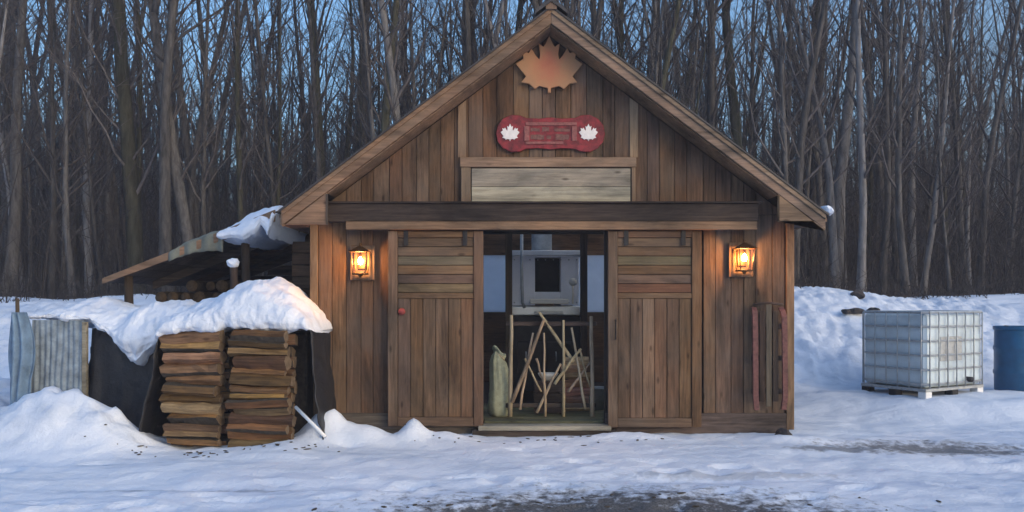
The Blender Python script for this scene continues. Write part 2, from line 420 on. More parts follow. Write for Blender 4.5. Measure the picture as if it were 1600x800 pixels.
# side, back and inside walls
for (xa, sgn) in ((XL + .02, 1), (XR - .02, -1)):
    sw = MB(); sw.box(min(xa, xa + sgn * .05), max(xa, xa + sgn * .05), WY + .09, BY, .05, zwall(xa)); s = sw.build('side_wall', M['bounce_lining'], house)
    for k in range(13):
        z0 = .12 + k * .178
        mb = MB(); xo = xa - sgn * .022
        mb.box(min(xo, xa - sgn * .001), max(xo, xa - sgn * .001), WY + .09, BY, z0, z0 + .170, .004); mb.build('board', M['dark_wood'], s)
bw = MB(); WZ0, WZ1 = 1.36, 2.34
bw.box(XL + .07, XR - .07, BY, BY + .05, .05, WZ0)
for xa, xb in ((XL + .07, -1.7), (-.02, 1.0), (2.7, XR - .07)): bw.box(xa, xb, BY, BY + .05, WZ0, WZ1)
bw.prism([(XL + .07, WZ1), (XR - .07, WZ1), (XR - .07, zwall(XR - .07)), (XM, zwall(XM)), (XL + .07, zwall(XL + .07))], .05, o=BY)
back = bw.build('back_wall', M['board_x'], house)
for xa, xb in ((-1.7, -.02), (1.0, 2.7)):
    mb = MB(); mb.box(xa, xb, BY + .02, BY + .026, WZ0, WZ1); wn = mb.build('window', M['frosted'], house)
    mb = MB(); xm = (xa + xb) / 2
    for q in (xa + .02, xm, xb - .02): mb.box(q - .02, q + .02, BY - .02, BY + .012, WZ0, WZ1)
    mb.build('window_frame', M['dark_wood_z'], wn)
fl = MB(); fl.box(XL + .08, XR - .08, WY + .09, BY, .10, .16); fl_o = fl.build('floor', M['backing'], house)
for k in range(8):
    mb = MB(); y0 = WY + .02 + k * .19
    mb.box(DX0 + .01 if k == 0 else -1.6, DX1 - .01 if k == 0 else 2.4, y0 + (.0 if k == 0 else .0), y0 + .182, .162, .19, .004); mb.build('floorboard', M['floor'], fl_o)
mb = MB(); mb.box(DX0 - .05, DX1 + .05, WY - .19, WY + .015, .115, .165, .008); mb.build('doorstep', M['sill'], house)
mb = MB(); mb.box(DX0 - .12, DX1 + .12, WY - .13, WY - .01, .0, .113, .008); mb.build('step_riser', M['skirt'], house)
# roof
roof_parts = []
EL, ER = X(440, RY), X(1290, RY)
def slab(x_e, y0, y1, dz, th, mat, name, par):
    mb = MB(); mb.prism([(XM, ZA + dz), (x_e, zroof(x_e) + dz), (x_e, zroof(x_e) + dz - th), (XM, ZA + dz - th)], y1 - y0, o=y0); return mb.build(name, mat, par)
roof = None
for xe in (EL - .03, ER + .03):
    r = slab(xe, RY - .03, 9.1, .028, .022, M['roof'], 'roof', house); slab(xe, 12.4, BY + .35, .028, .022, M['roof'], 'roof_sheet', r)
    slab(xe, RY + .03, 9.1, .004, .05, M['dark_wood'], 'roof_deck', r); slab(xe, 12.4, BY + .33, .004, .05, M['dark_wood'], 'roof_deck', r)
    slab(xe, 9.1, 12.4, .02, .006, M['frosted'], 'added_roof_light', r)  # unseen translucent panels, added to let skylight brighten the interior
    # standing seams
    for k in range(12):
        y0 = RY + .2 + k * .44; mb = MB(); mb.prism([(XM, ZA + .062), (xe, zroof(xe) + .062), (xe, zroof(xe) + .027), (XM, ZA + .027)], .02, o=y0); mb.build('roof_seam', M['roof'], r)
for sgn, xe in ((-1, EL), (1, ER)):
    mb = MB(); mb.prism([(XM + sgn * .001, ZA - .003), (xe, zroof(xe) - .003), (xe, zroof(xe) - .155), (XM + sgn * .001, ZA - .155)], .028, o=RY, c=.004)
    mb.build('rake_board', M['trim_x'], house)
    mb = MB(); mb.prism([(XM + sgn * .001, ZA + .004), (xe, zroof(xe) + .004), (xe, zroof(xe) - .05), (XM + sgn * .001, ZA - .05)], .018, o=RY - .020, c=.003)
    mb.build('rake_trim', M['trim_x'], house)
    # boxed eave return
    xi = X(511, RY) if sgn < 0 else X(1216, RY); zb = Z(351, RY) if sgn < 0 else Z(346, RY)
    mb = MB(); mb.prism([(xe - sgn * .01, zroof(xe) - .16), (xe - sgn * .01, zb), (xi, zb), (xi, zroof(xi) - .158)], .03, o=RY + .004, c=.004); mb.build('eave_return', M['trim_x'], house)
    mb = MB(); mb.box(xi - .011, xi + .011, RY - .008, RY + .003, zb, zroof(xi) - .18); mb.build('return_edge', M['dark_wood_z'], house)
    xo = XL - .01 if sgn < 0 else XR + .01
    mb = MB(); mb.box(min(xe, xo), max(xe, xo), RY + .036, BY + .3, zb + .005, zb + .022); mb.build('soffit', M['dark_wood'], house)
    mb = MB(); mb.box(min(xe, xe + sgn * .022), max(xe, xe + sgn * .022), RY + .02, BY + .3, zb, zroof(xe) - .03); mb.build('eave_board', M['trim_x'], house)
    # soffit lookouts under the rake
    mb = MB(); mb.prism([(XM, ZA - .158), (xi, zroof(xi) - .158), (xi, zroof(xi) - .172), (XM, ZA - .172)], WY - RY - .035, o=RY + .03); mb.build('rake_soffit', M['trim_x'], house)
mb = MB(); mb.prism([(XM - .17, ZA - .07), (XM, ZA + .06), (XM + .17, ZA - .07), (XM + .17, ZA - .03), (XM, ZA + .10), (XM - .17, ZA - .03)], BY + .4 - RY, o=RY - .06)
mb.build('ridge_cap', M['roof'], house)
mb = MB(); mb.box(XM - .06, XM + .06, RY - .045, RY - .022, ZA - .02, ZA + .055, .004); mb.build('ridge_block', M['trim'], house)
# sliding door track and rail
TY = 8.40
mb = MB(); mb.box(X(510, TY), X(1186, TY), TY, WY - .012, Z(346, TY), Z(318, TY), .006); tr = mb.build('track_cover', M['dark_wood'], house)
mb = MB(); mb.box(X(505, TY), X(1192, TY), TY - .03, WY - .012, Z(318, TY) + .001, Z(318, TY) + .022, .004); mb.build('track_cap', M['dark_wood'], house)
mb = MB(); mb.box(X(541, TY), X(1182, TY), TY - .025, TY + .04, Z(359, TY), Z(346, TY) - .002, .004); mb.build('door_rail', M['trim_x'], house)
# transom of pale boards in a frame
TQ = 8.53
fx0, fx1, fz0, fz1 = X(719, TQ), X(994, TQ), 2.565, Z(246, TQ)
ix0, ix1, iz0, iz1 = X(737, TQ), X(985, TQ), 2.60, Z(263, TQ)
mb = MB(); mb.box(fx0, fx1, TQ - .02, TQ + .03, iz1 + .012, fz1, .005); pan = mb.build('transom_frame', M['trim_x'], house)
for xa, xb in ((fx0 + .01, ix0 - .012), (ix1 + .012, fx1 - .01)):
    mb = MB(); mb.box(xa, xb, TQ - .012, TQ + .03, fz0, iz1 + .010, .005); mb.build('frame_stile', M['trim'], pan)
mb = MB(); mb.box(ix0 - .011, ix1 + .011, TQ + .02, TQ + .028, fz0, iz1 + .011); mb.build('frame_back', M['backing'], pan)
nb = 2; hh = (iz1 - iz0) / nb
for k in range(nb):
    mb = MB(); mb.box(ix0, ix1, TQ - .002 - .003 * (k % 2), TQ + .018, iz0 + k * hh + .0015, iz0 + (k + 1) * hh - .0015, .003); mb.build('board', M['pale'], pan)
# sliding doors
def sliding_door(x0, x1, z0, z1, label, tints):
    y = 8.44; d = MB(); d.box(x0 + .01, x1 - .01, y + .03, y + .05, z0 + .01, z1 - .01); dr = d.build('sliding_door', M['backing'], house); dr['label'] = label
    st = .105; zm = Z(462, y)
    for xa, xb in ((x0, x0 + st), (x1 - st, x1)):
        mb = MB(); mb.box(xa, xb, y - .008, y + .029, z0, z1, .005); mb.build('stile', M['door'], dr)
    for za, zb in ((z1 - .07, z1), (zm - .03, zm + .03), (z0, z0 + .10)):
        mb = MB(); mb.box(x0 + st + .002, x1 - st - .002, y - .004, y + .029, za, zb, .005); mb.build('rail', M['door_x'], dr)
    za, zb = zm + .032, z1 - .072; n = 6; hh = (zb - za) / n
    for k in range(n):
        mb = MB(); mb.box(x0 + st + .004, x1 - st - .004, y + .006 + .006 * (k % 2), y + .028, za + k * hh + .003, za + (k + 1) * hh - .003, .004)
        mb.build('panel_board', M[tints[k % len(tints)]], dr)
    n = 6; ww = (x1 - x0 - 2 * st - .006) / n
    for k in range(n):
        mb = MB(); xa = x0 + st + .003 + k * ww; mb.box(xa + .003, xa + ww - .003, y + .008 + rng.uniform(0, .006), y + .028, z0 + .102, zm - .032, .004); mb.build('board', M['door'], dr)
    for xc in (x0 + .2, x1 - .2):
        mb = MB(); mb.box(xc - .025, xc + .025, y - .014, y - .005, z1 - .16, z1 + .04, .003); mb.build('hanger_strap', M['iron'], dr)
    return dr
M['door_yel'] = wood('yellowed_board', (0.0836, 0.0572, 0.02464), (0.22, 0.154, 0.0748), 'x', .1, .01)
M['door_red'] = wood('reddish_board', (0.0836, 0.0384, 0.02304), (0.1848, 0.0912, 0.05952), 'x', .1, .01)
M['door_grn'] = wood('greenish_board', (0.0624, 0.04992, 0.0288), (0.1632, 0.1248, 0.072), 'x', .1, .01)
d1 = sliding_door(X(606, 8.44), X(755, 8.44), .155, Z(361, 8.44), 'half of the sliding door nearer the woodpile', ['door_yel', 'door_x', 'door_x', 'door_grn', 'door_x', 'door_x'])
d2 = sliding_door(X(950, 8.44), X(1096, 8.44), .145, Z(361, 8.44), 'half of the sliding door nearer the upright sled', ['door_red', 'door_x', 'door_x', 'door_grn', 'door_x', 'door_x'])
mb = MB(); mb.lathe([(0, 0), (.035, 0), (.04, -.012), (.02, -.03), (0, -.03)], 12, Matrix.Translation(px(628, 487, 8.428)) @ Matrix.Rotation(R(90), 4, 'X') @ Matrix.Scale(-1, 4, (0, 0, 1)))
mb.build('round_pull', M['red'], d1)
mb = MB(); mb.tube([px(962, 500, 8.43), px(962, 500, 8.40), px(962, 530, 8.40), px(962, 530, 8.43)], .009, 6); mb.build('handle', M['iron'], d2)
# posts and beams inside
for u in (795, 912):
    mb = MB(); mb.box(X(u, 10.1) - .045, X(u, 10.1) + .045, 10.05, 10.14, .16, zwall(X(u, 10.1)) - .1, .005); mb.build('inside_post', M['dark_wood_z'], house)
mb = MB(); mb.box(XL + .08, XR - .08, 10.04, 10.15, 2.42, 2.56, .005); mb.build('tie_beam', M['dark_wood'], house)

# ---------------------------------------------------------------- signs on the gable
def leafmat():
    m, n, l, b = newmat('painted_leaf')
    tc = n.new('ShaderNodeTexCoord'); ln = n.new('ShaderNodeVectorMath'); ln.operation = 'LENGTH'
    mp = n.new('ShaderNodeMapping'); mp.inputs['Location'].default_value = (0, 0, -.02); mp.inputs['Scale'].default_value = (1.25, 1, .95)
    l.new(tc.outputs['Object'], mp.inputs[0]); l.new(mp.outputs[0], ln.inputs[0])
    t = nz(n, l, tc.outputs['Object'], 9, 6, .7)
    a = n.new('ShaderNodeMath'); a.operation = 'MULTIPLY_ADD'; a.inputs[1].default_value = .34; l.new(t.outputs[0], a.inputs[0]); l.new(ln.outputs['Value'], a.inputs[2])
    r = ramp(n, [(.16, (.44, .13, .075)), (.26, (.46, .165, .085)), (.40, (.44, .21, .10)), (.55, (.38, .205, .105))]); l.new(a.outputs[0], r.inputs[0])
    l.new(r.outputs[0], b.inputs['Base Color']); b.inputs['Roughness'].default_value = .75; bump(n, l, t.outputs[0], b, .3, .004); return m
M['leaf'] = leafmat()
HALF = [(0, 1.0), (.11, .78), (.17, .70), (.32, .80), (.27, .50), (.30, .36), (.40, .46), (.54, .66), (.61, .53), (.84, .60), (.77, .38), (1.0, .24),
        (.90, .12), (.70, -.10), (.84, -.26), (.60, -.30), (.44, -.44), (.30, -.36), (.10, -.40), (.045, -.42), (.045, -.54)]
LEAF = HALF + [(-x, y) for x, y in HALF[::-1] if x > 0]
def leaf_mesh(sx, sz, th, c=.004):
    mb = MB(); mb.prism([(a * sx, (b - .15) * sz) for a, b in LEAF], th, o=-th, c=c); return mb
p = px(858, 106, 8.545)
lf = leaf_mesh(.37, .41, .03).build('maple_leaf_cutout', M['leaf'], None, p)
tag(lf, 'large wooden maple leaf cutout with red centre and tan lobes under the gable peak', 'leaf sign')
SY = 8.545
sg = thing('banner_sign', px(860, 209, SY), 'dark red wooden banner sign with a white leaf at each end', 'sign')
def scr(u, v): return ((u - 860) * SY / 1200, -(v - 209) * SY / 1200)
out = [scr(*q) for q in ((775, 209), (778, 196), (786, 186), (799, 180), (813, 181), (822, 185), (842, 186), (860, 184), (878, 186), (898, 185), (907, 181), (921, 180), (934, 186), (942, 196),
                         (945, 209), (942, 222), (934, 232), (921, 238), (907, 237), (898, 233), (878, 232), (860, 234), (842, 232), (822, 233), (813, 237), (799, 238), (786, 232), (778, 222))]
mb = MB(); mb.prism(out, .022, o=-.022, c=.004); mb.build('plaque', M['dkred'], sg, (0, 0, 0))
bx = [scr(821, 194), scr(899, 194), scr(899, 225), scr(821, 225)]
for (a, b_) in (((821, 192), (901, 197)), ((821, 222), (880, 226))):
    q0, q1 = scr(*a), scr(*b_); mb = MB(); mb.box(q0[0], q1[0], -.034, -.0225, q1[1], q0[1], .003); mb.build('border_strip', M['pinkish'], sg, (0, 0, 0))
for u in (823, 897):
    q0, q1 = scr(u - 4, 198), scr(u + 4, 221); mb = MB(); mb.box(q0[0], q1[0], -.034, -.0225, q1[1], q0[1], .003); mb.build('border_strip', M['pinkish'], sg, (0, 0, 0))
mb = MB(); rr = random.Random(3)
for (u0, u1, v0, v1) in ((829, 843, 201, 206), (847, 858, 200, 206), (866, 890, 202, 206), (829, 850, 212, 219), (854, 861, 213, 218), (868, 889, 211, 219)):
    q0, q1 = scr(u0, v0), scr(u1, v1); n_ = 7; tp = [(q0[0] + (q1[0] - q0[0]) * k / n_, q0[1] + rr.uniform(-.006, .008)) for k in range(n_ + 1)]; bt_ = [(q0[0] + (q1[0] - q0[0]) * k / n_, q1[1] + rr.uniform(-.008, .006)) for k in range(n_ + 1)]
    mb.prism(tp + bt_[::-1], .004, o=-.0265)
mb.build('worn_lettering', M['worn_letter'], sg, (0, 0, 0))
for u in (797, 919):
    q = scr(u, 209); leaf_mesh(.105, .125, .012, .002).build('white_leaf', M['white_paint'], sg, (q[0], -.0225, q[1]))

# ---------------------------------------------------------------- lanterns
def lantern(u, v, label):
    p = px(u, v, 8.40)
    t = thing('wall_lantern', p, label, 'lantern', 'lit lanterns beside the sliding doors'); t.scale = (.86, 1, .86)
    mb = MB(); mb.box(-.16, .16, .115, .145, -.24, .21, .008); mb.build('mounting_board', M['door'], t, (0, 0, 0))
    mb = MB(); mb.box(-.055, .055, .095, .114, -.10, .14, .006); mb.build('back_plate', M['bronze'], t, (0, 0, 0))
    a, b_ = .10, .075
    mb = MB()
    for sx in (-1, 1):
        for sy in (-1, 1): mb.tube([(sx * a, sy * a, .11), (sx * b_, sy * b_, -.15)], .009, 4)
    mb.build('cage', M['brass'], t, (0, 0, 0))
    mb = MB(); vs = [(-a - .03, -a - .03, .112), (a + .03, -a - .03, .112), (a + .03, a - .012, .112), (-a - .03, a - .012, .112), (-.03, -.03, .185), (.03, -.03, .185), (.03, .03, .185), (-.03, .03, .185)]
    mb.add(vs, [(3, 2, 1, 0), (0, 1, 5, 4), (1, 2, 6, 5), (2, 3, 7, 6), (3, 0, 4, 7), (4, 5, 6, 7)])
    mb.lathe([(.0, .235), (.018, .225), (.02, .205), (.012, .186)], 10); mb.build('hood', M['bronze'], t, (0, 0, 0))
    mb = MB(); mb.box(-b_ - .015, b_ + .015, -b_ - .015, b_ + .015, -.172, -.152, .004); mb.lathe([(.03, -.172), (.02, -.195), (0, -.21)], 10); mb.build('base', M['bronze'], t, (0, 0, 0))
    for sx, sy in ((0, -1), (-1, 0), (1, 0)):
        mb = MB(); q = .006
        if sy: vs = [(-a, sy * a, .108), (a, sy * a, .108), (b_, sy * b_, -.15), (-b_, sy * b_, -.15)]
        else: vs = [(sx * a, -a, .108), (sx * a, a, .108), (sx * b_, b_, -.15), (sx * b_, -b_, -.15)]
        mb.add(vs, [(0, 1, 2, 3)]); mb.build('pane', M['glass'], t, (0, 0, 0))
    mb = MB(); mb.lathe([(0, -.045), (.02, -.04), (.032, -.015), (.03, .01), (.016, .04), (.012, .05)], 14); mb.build('bulb', M['bulb'], t, (0, 0, 0))
    mb = MB(); mb.lathe([(.012, .05), (.016, .055), (.016, .112)], 10); mb.build('socket', M['bronze'], t, (0, 0, 0))
    return t
lantern(563, 408, 'lit box lantern on the wall between woodpile and sliding door')
lantern(1163, 403, 'lit box lantern on the wall above the upright sled')

# ---------------------------------------------------------------- sled standing against the wall
s0 = Vector((X(1203, 8.42), 8.42, 0))
sl = thing('wooden_sled', s0, 'old wooden sled with faded red runners standing on end by the cabin corner', 'sled')
def SP(u, v, y): return Vector((X(u, 8.42) - s0.x, y - 8.42, Z(v, 8.42)))
for sgn, uo in ((-1, 1180), (1, 1226)):
    pts = [SP(uo - sgn * 2, 640, 8.40), SP(uo, 620, 8.39), SP(uo, 560, 8.40), SP(uo, 510, 8.41), SP(uo, 495, 8.42), SP(uo - sgn * 1, 486, 8.45), SP(uo - sgn * 2, 480, 8.50)]
    mb = MB()
    for i in range(len(pts) - 1):
        a, b_ = pts[i], pts[i + 1]; d = (b_ - a); n_ = Vector((0, 1, 0)); s_ = d.cross(n_).normalized() * .028
        vs = [a - s_, a + s_, b_ + s_, b_ - s_]; vs += [q + Vector((0, .03, 0)) for q in vs]
        mb.add(vs, [(0, 1, 2, 3), (7, 6, 5, 4), (0, 4, 5, 1), (1, 5, 6, 2), (2, 6, 7, 3), (3, 7, 4, 0)])
    mb.build('runner', M['rust_red'], sl, (0, 0, 0))
for k, (u, vt, vb) in enumerate(((1192.5, 486, 628), (1203, 476, 636), (1213.5, 486, 628))):
    a, b_ = SP(u - 4.4, vb, 8.45), SP(u + 4.4, vt, 8.45); mb = MB(); mb.box(a.x, b_.x, .03, .048, a.z, b_.z, .004); mb.build('slat', M['dark_wood_z'] if k != 1 else M['skirt_z'], sl, (0, 0, 0))
for v in (510, 560, 612):
    a, b_ = SP(1177, v + 4, 8.45), SP(1229, v - 4, 8.45); mb = MB(); mb.box(a.x, b_.x, .049, .068, a.z, b_.z, .004); mb.build('crosspiece', M['dark_wood'], sl, (0, 0, 0))
mb = MB(); mb.tube([SP(1180, 476, 8.48), SP(1203, 473, 8.48), SP(1226, 476, 8.48)], .014, 6); mb.build('steering_bar', M['dark_wood'], sl, (0, 0, 0))
def rock(name, c, sx, sy, sz, seed, mat, label, cat, group=None):
    bm = bmesh.new(); bmesh.ops.create_icosphere(bm, subdivisions=3, radius=1)
    for q in bm.verts:
        d = 1 + .33 * mnoise.noise(q.co * 1.3 + Vector((seed, 0, 0))) + .14 * mnoise.noise(q.co * 3.7 + Vector((seed, 5, 0)))
        q.co = Vector((q.co.x * sx * d, q.co.y * sy * d, q.co.z * sz * d))
    me = bpy.data.meshes.new(name); bm.to_mesh(me); bm.free(); o = link(name, me, mat, None, c); tag(o, label, cat, group); return o
rock('dark_stone', px(1223, 681, 8.30), .085, .08, .09, 2.0, M['rock'], 'dark stone in the snow at the foot of the cabin corner', 'stone')

# ---------------------------------------------------------------- inside the doorway
ev = thing('evaporator', (X(853, 10.6), 10.6, .19), 'sap evaporator with whitish hood and dark iron arch inside the cabin', 'evaporator')
e0, e1 = X(797, 10.6), X(908, 10.6)
mb = MB(); mb.box(e0, e1, 10.6, 12.5, .30, 1.34, .012); mb.build('arch', M['iron'], ev)
for a in (e0 + .06, e1 - .06):
    for y in (10.7, 12.4): mb = MB(); mb.box(a - .035, a + .035, y - .035, y + .035, .19, .30); mb.build('leg', M['iron'], ev)
for a, b_ in ((e0 + .1, (e0 + e1) / 2 - .02), ((e0 + e1) / 2 + .02, e1 - .1)):
    mb = MB(); mb.box(a, b_, 10.565, 10.598, .55, .98, .006); fd = mb.build('fire_door', M['iron'], ev); mb = MB(); mb.tube([(a + .12, 10.55, .72), (a + .12, 10.52, .72), (a + .12, 10.52, .84), (a + .12, 10.55, .84)], .01, 6); mb.build('handle', M['steel'], fd)
mb = MB(); mb.box(e0 + .02, e1 - .02, 10.58, 12.5, 1.342, 1.47, .012); mb.build('pan', M['stainless'], ev)
mb = MB(); mb.box(X(828, 10.5), X(888, 10.5), 10.42, 10.578, 1.50, 1.57, .01); mb.box(X(835, 10.5), X(880, 10.5), 10.44, 10.578, 1.36, 1.40, .008); mb.build('draw_off_box', M['cream'], ev)
hx = (X(836, 10.6), X(876, 10.6)); hz0, hz1 = 1.60, Z(400, 10.6)
hd = MB(); hd.box(e0 + .03, hx[0], 10.62, 12.4, hz0 - .12, hz1, .006); hd.box(hx[1], e1 - .03, 10.62, 12.4, hz0 - .12, hz1, .006)
hd.box(hx[0], hx[1], 10.62, 10.66, Z(402, 10.6), hz1 - .0); hd.box(hx[0], hx[1], 11.4, 11.5, hz0, hz1); hood = hd.build('hood', M['hood'], ev)
mb = MB(); mb.box(hx[0], hx[1], 10.9, 10.93, Z(456, 10.6), Z(402, 10.6)); mb.build('hood_opening', M['iron'], hood)
mb = MB(); mb.box(hx[0] - .0, hx[1] + .0, 10.62, 10.65, hz0 - .1, Z(456, 10.6)); mb.build('hood_apron', M['hood'], hood)
mb = MB(); mb.box(e0 - .02, e1 + .02, 10.55, 12.45, hz1 + .001, hz1 + .075, .01); mb.build('hood_rim', M['pvc'], hood)
mb = MB(); mb.tube([((e0 + e1) / 2, 12.0, hz1 + .05), ((e0 + e1) / 2, 12.0, 4.2)], .16, 14); mb.build('steam_pipe', M['steel'], ev)
mb = MB(); mb.tube([(e0 + .16, 10.57, 2.55), (e0 + .16, 10.55, 1.9), (e0 + .17, 10.55, 1.52), (e0 + .20, 10.57, 1.45)], .022, 10); mb.build('feed_pipe', M['steel'], ev)
mb = MB(); mb.tube([(e1 - .12, 10.54, 1.50), (e1 - .12, 10.54, 1.78)], .012, 8); mb.lathe([(0, 0), (.05, 0), (.055, .012), (0, .014)], 14, Matrix.Translation((e1 - .12, 10.53, 1.80)) @ Matrix.Rotation(R(90), 4, 'X')); mb.build('dial_gauge', M['cream'], ev)
mb = MB()
for k in range(9):
    for zz in (hz0 - .08, hz1 - .05):
        x = e0 + .06 + k * (e1 - e0 - .12) / 8
        if hx[0] - .02 < x < hx[1] + .02 and zz < hz0: continue
        mb.lathe([(.011, 0), (.008, .006), (0, .008)], 8, Matrix.Translation((x, 10.619, zz)) @ Matrix.Rotation(R(90), 4, 'X'))
mb.build('rivets', M['steel'], hood)['kind'] = 'stuff'
bk = thing('sap_bucket', (X(936, 9.6), 9.6, .19), 'galvanised sap bucket standing inside by the door post', 'bucket')
mb = MB(); mb.lathe([(0, 0), (.10, 0), (.135, .26), (.142, .265), (.135, .27), (.13, .26), (.098, .012), (0, .012)], 22); mb.build('pail', M['steel'], bk, (0, 0, 0))
mb = MB(); mb.tube([(.137 * math.cos(a), -.04 - .05 * math.sin(a), .255 - .09 * math.sin(a)) for a in [k * math.pi / 10 for k in range(11)]], .004, 5); mb.build('bail_handle', M['iron'], bk, (0, 0, 0))
# stick gate across the doorway
GY = 8.80
gt = thing('stick_gate', (X(860, GY), GY, .19), 'rustic gate of peeled crossed sticks standing in the doorway', 'gate')
def stick(a, b_, r0=.017, dy=0.0, seed=0):
    A, B = px(*a, GY + dy), px(*b_, GY + dy); pts = []
    for k in range(6):
        t = k / 5; q = A.lerp(B, t); q += Vector((.012 * mnoise.noise(Vector((seed, t * 3, 1))), .01 * mnoise.noise(Vector((seed, t * 3, 4))), 0)); pts.append(q)
    mb = MB(); mb.tube(pts, [1.3 * r0 * (1.1 - .35 * k / 5) for k in range(6)], 7); return mb.build('stick', M['stick'], gt)
BV = 651
for k, (a, b_, r0, dy) in enumerate((((797, BV), (799, 492), .020, 0), ((925, BV), (924, 494), .020, 0), ((801, 628), (850, 500), .018, -.03), ((897, 566), (842, 488), .016, .03), ((881, BV), (880, 500), .014, .0),
        ((866, 600), (908, 545), .014, -.03), ((888, 612), (927, 560), .012, .03), ((838, 560), (850, 600), .010, .03), ((905, 545), (922, 605), .010, -.02), ((812, 640), (832, 520), .012, .03), ((915, 640), (893, 512), .012, .02), ((820, 560), (846, 612), .010, -.02), ((838, 645), (876, 568), .013, .01), ((852, BV), (850, 520), .011, .0))):
    stick(a, b_, r0, dy, k * 3.3)
for v in (506, 634):
    mb = MB(); A = px(790, v, GY); B = px(932, v, GY); mb.box(A.x, B.x, GY + .02, GY + .045, A.z - .025, A.z + .025, .004); mb.build('rail', M['dark_wood'], gt)
# sack, firewood, bowl, bottle
def tied_sack(c, r, H, label):
    mb = MB(); prof = [(.0, .0), (.75, .0), (.98, .05), (1.08, .16), (1.05, .32), (.98, .48), (.92, .64), (.84, .76), (.66, .86), (.46, .905), (.42, .92), (.50, .945), (.60, .98), (.55, 1.0), (.40, .97), (.1, .93)]
    n = 36; vs = []; fs = []
    for i, (q, h) in enumerate(prof):
        for k in range(n):
            a = 2 * math.pi * k / n; d = 1 + .10 * fbm(math.cos(a) * 1.5, math.sin(a) * 1.5, h * 2.5) + (.10 if h > .6 else .03) * math.sin(a * 9 + h * 4)
            vs.append((c[0] + r * q * d * math.cos(a) + .05 * r * math.sin(h * 5), c[1] + r * q * d * math.sin(a), c[2] + H * h * (1 + .03 * math.sin(a * 2)) - (.05 * math.cos(a - .5) if h > .7 else 0)))
    for i in range(len(prof) - 1):
        for k in range(n): fs.append((i * n + k, i * n + (k + 1) % n, (i + 1) * n + (k + 1) % n, (i + 1) * n + k))
    mb.add(vs, fs, True); t = thing('canvas_sack', c, label, 'sack'); mb.build('bag', M['canvas'], t)
    mb = MB(); mb.tube([(c[0] + r * .46 * math.cos(a) - .05 * r, c[1] + r * .46 * math.sin(a), c[2] + H * .912 - .05 * math.cos(a - .5)) for a in [k * .5236 for k in range(13)]], .008, 5); mb.build('tie', M['stick'], t)
tied_sack((X(781, 8.98), 8.98, .19), .128, .76, 'pale canvas sack with a tied neck standing just inside the doorway')
def split_log(L, r, seed):
    """wedge-shaped split log along x, with rough ends"""
    rr = random.Random(seed); mb = MB(); n = 7
    k = rr.choice((4, 5, 6, 7)); angs = sorted(rr.uniform(0, .6) + 2 * math.pi * i / k for i in range(k)); rad = [r * rr.uniform(.8, 1.15) for _ in range(k)]
    vs = []; fs = []
    for i in range(n):
        t = i / (n - 1) - .5
        for a, q in zip(angs, rad):
            d = 1 + .22 * mnoise.noise(Vector((t * 4, a * 1.3, seed))) + .10 * mnoise.noise(Vector((t * 11, a * 3, seed)))
            vs.append((t * L + rr.uniform(-.006, .006), 1.25 * q * d * math.cos(a) + .014 * math.sin(t * 3 + seed), q * d * math.sin(a) + .012 * mnoise.noise(Vector((t * 2, seed, 0)))))
    for i in range(n - 1):
        for j in range(k): fs.append((i * k + j, i * k + (j + 1) % k, (i + 1) * k + (j + 1) % k, (i + 1) * k + j))
    fs.append(tuple(range(k))[::-1]); fs.append(tuple(range((n - 1) * k, n * k)))
    mb.add(vs, fs); me = mb.mesh('split_log'); bk = rr.randrange(k)
    for i, p_ in enumerate(me.polygons):
        if i < (n - 1) * k and i % k == bk: p_.material_index = 1
        elif i >= (n - 1) * k: p_.material_index = 2
    return me
protos = [split_log(.63, .058, 10 + i) for i in range(14)]
for me in protos:
    for q in ('log', 'bark_log', 'log_end'): me.materials.append(M[q])
inner = [me.copy() for me in protos[:4]]
for me in inner:
    me.materials.clear()
    for q in ('firewood_in', 'bark_log', 'log_end'): me.materials.append(M[q])
names = ['bottom', 'second', 'third', 'top']
for i, (u, v, z, sc_) in enumerate(((895, 628, .245, .72), (893, 617, .345, .66), (900, 608, .44, .58), (896, 600, .53, .6), (902, 590, .62, .55), (897, 580, .71, .5), (903, 570, .80, .45))):
    o = link('split_log', inner[i % 4], None, None, (X(u, 9.3), 9.3 + .02 * i, z)); o.scale = (sc_, .85, .85); o.rotation_euler.z = rng.uniform(-.2, .2)
    tag(o, 'reddish split log, %s of the small heap behind the stick gate' % ['lowest', 'second from the bottom', 'third from the bottom', 'fourth from the bottom', 'fifth from the bottom', 'sixth from the bottom', 'uppermost'][i], 'log', 'reddish logs inside the doorway')
mb = MB(); mb.lathe([(0, 0), (.06, 0), (.11, .06), (.125, .09), (.118, .09), (.10, .055), (0, .02)], 20); mb.lathe([(0.005, .03), (.1, .056), (.112, .075)], 20)
bw_ = mb.build('enamel_bowl', M['cream'], None, (X(856, 9.3), 9.22, .58)); tag(bw_, 'small white enamel bowl resting on the crate behind the stick gate', 'bowl')
cr = thing('wooden_crate', (X(856, 9.3), 9.22, .19), 'dark slatted wooden crate under the white bowl inside the doorway', 'crate')
for k in range(3):
    for y in (-.13, .11): mb = MB(); mb.box(-.17, .17, y, y + .018, .02 + k * .125, .12 + k * .125, .003); mb.build('slat', M['dark_wood'], cr, (0, 0, 0))
for sx in (-.15, .13):
    for y in (-.11, .085): mb = MB(); mb.box(sx, sx + .024, y, y + .024, .001, .37); mb.build('corner_post', M['dark_wood_z'], cr, (0, 0, 0))
mb = MB(); mb.box(-.17, .17, -.13, .13, .372, .388, .003); mb.build('top_board', M['dark_wood'], cr, (0, 0, 0))
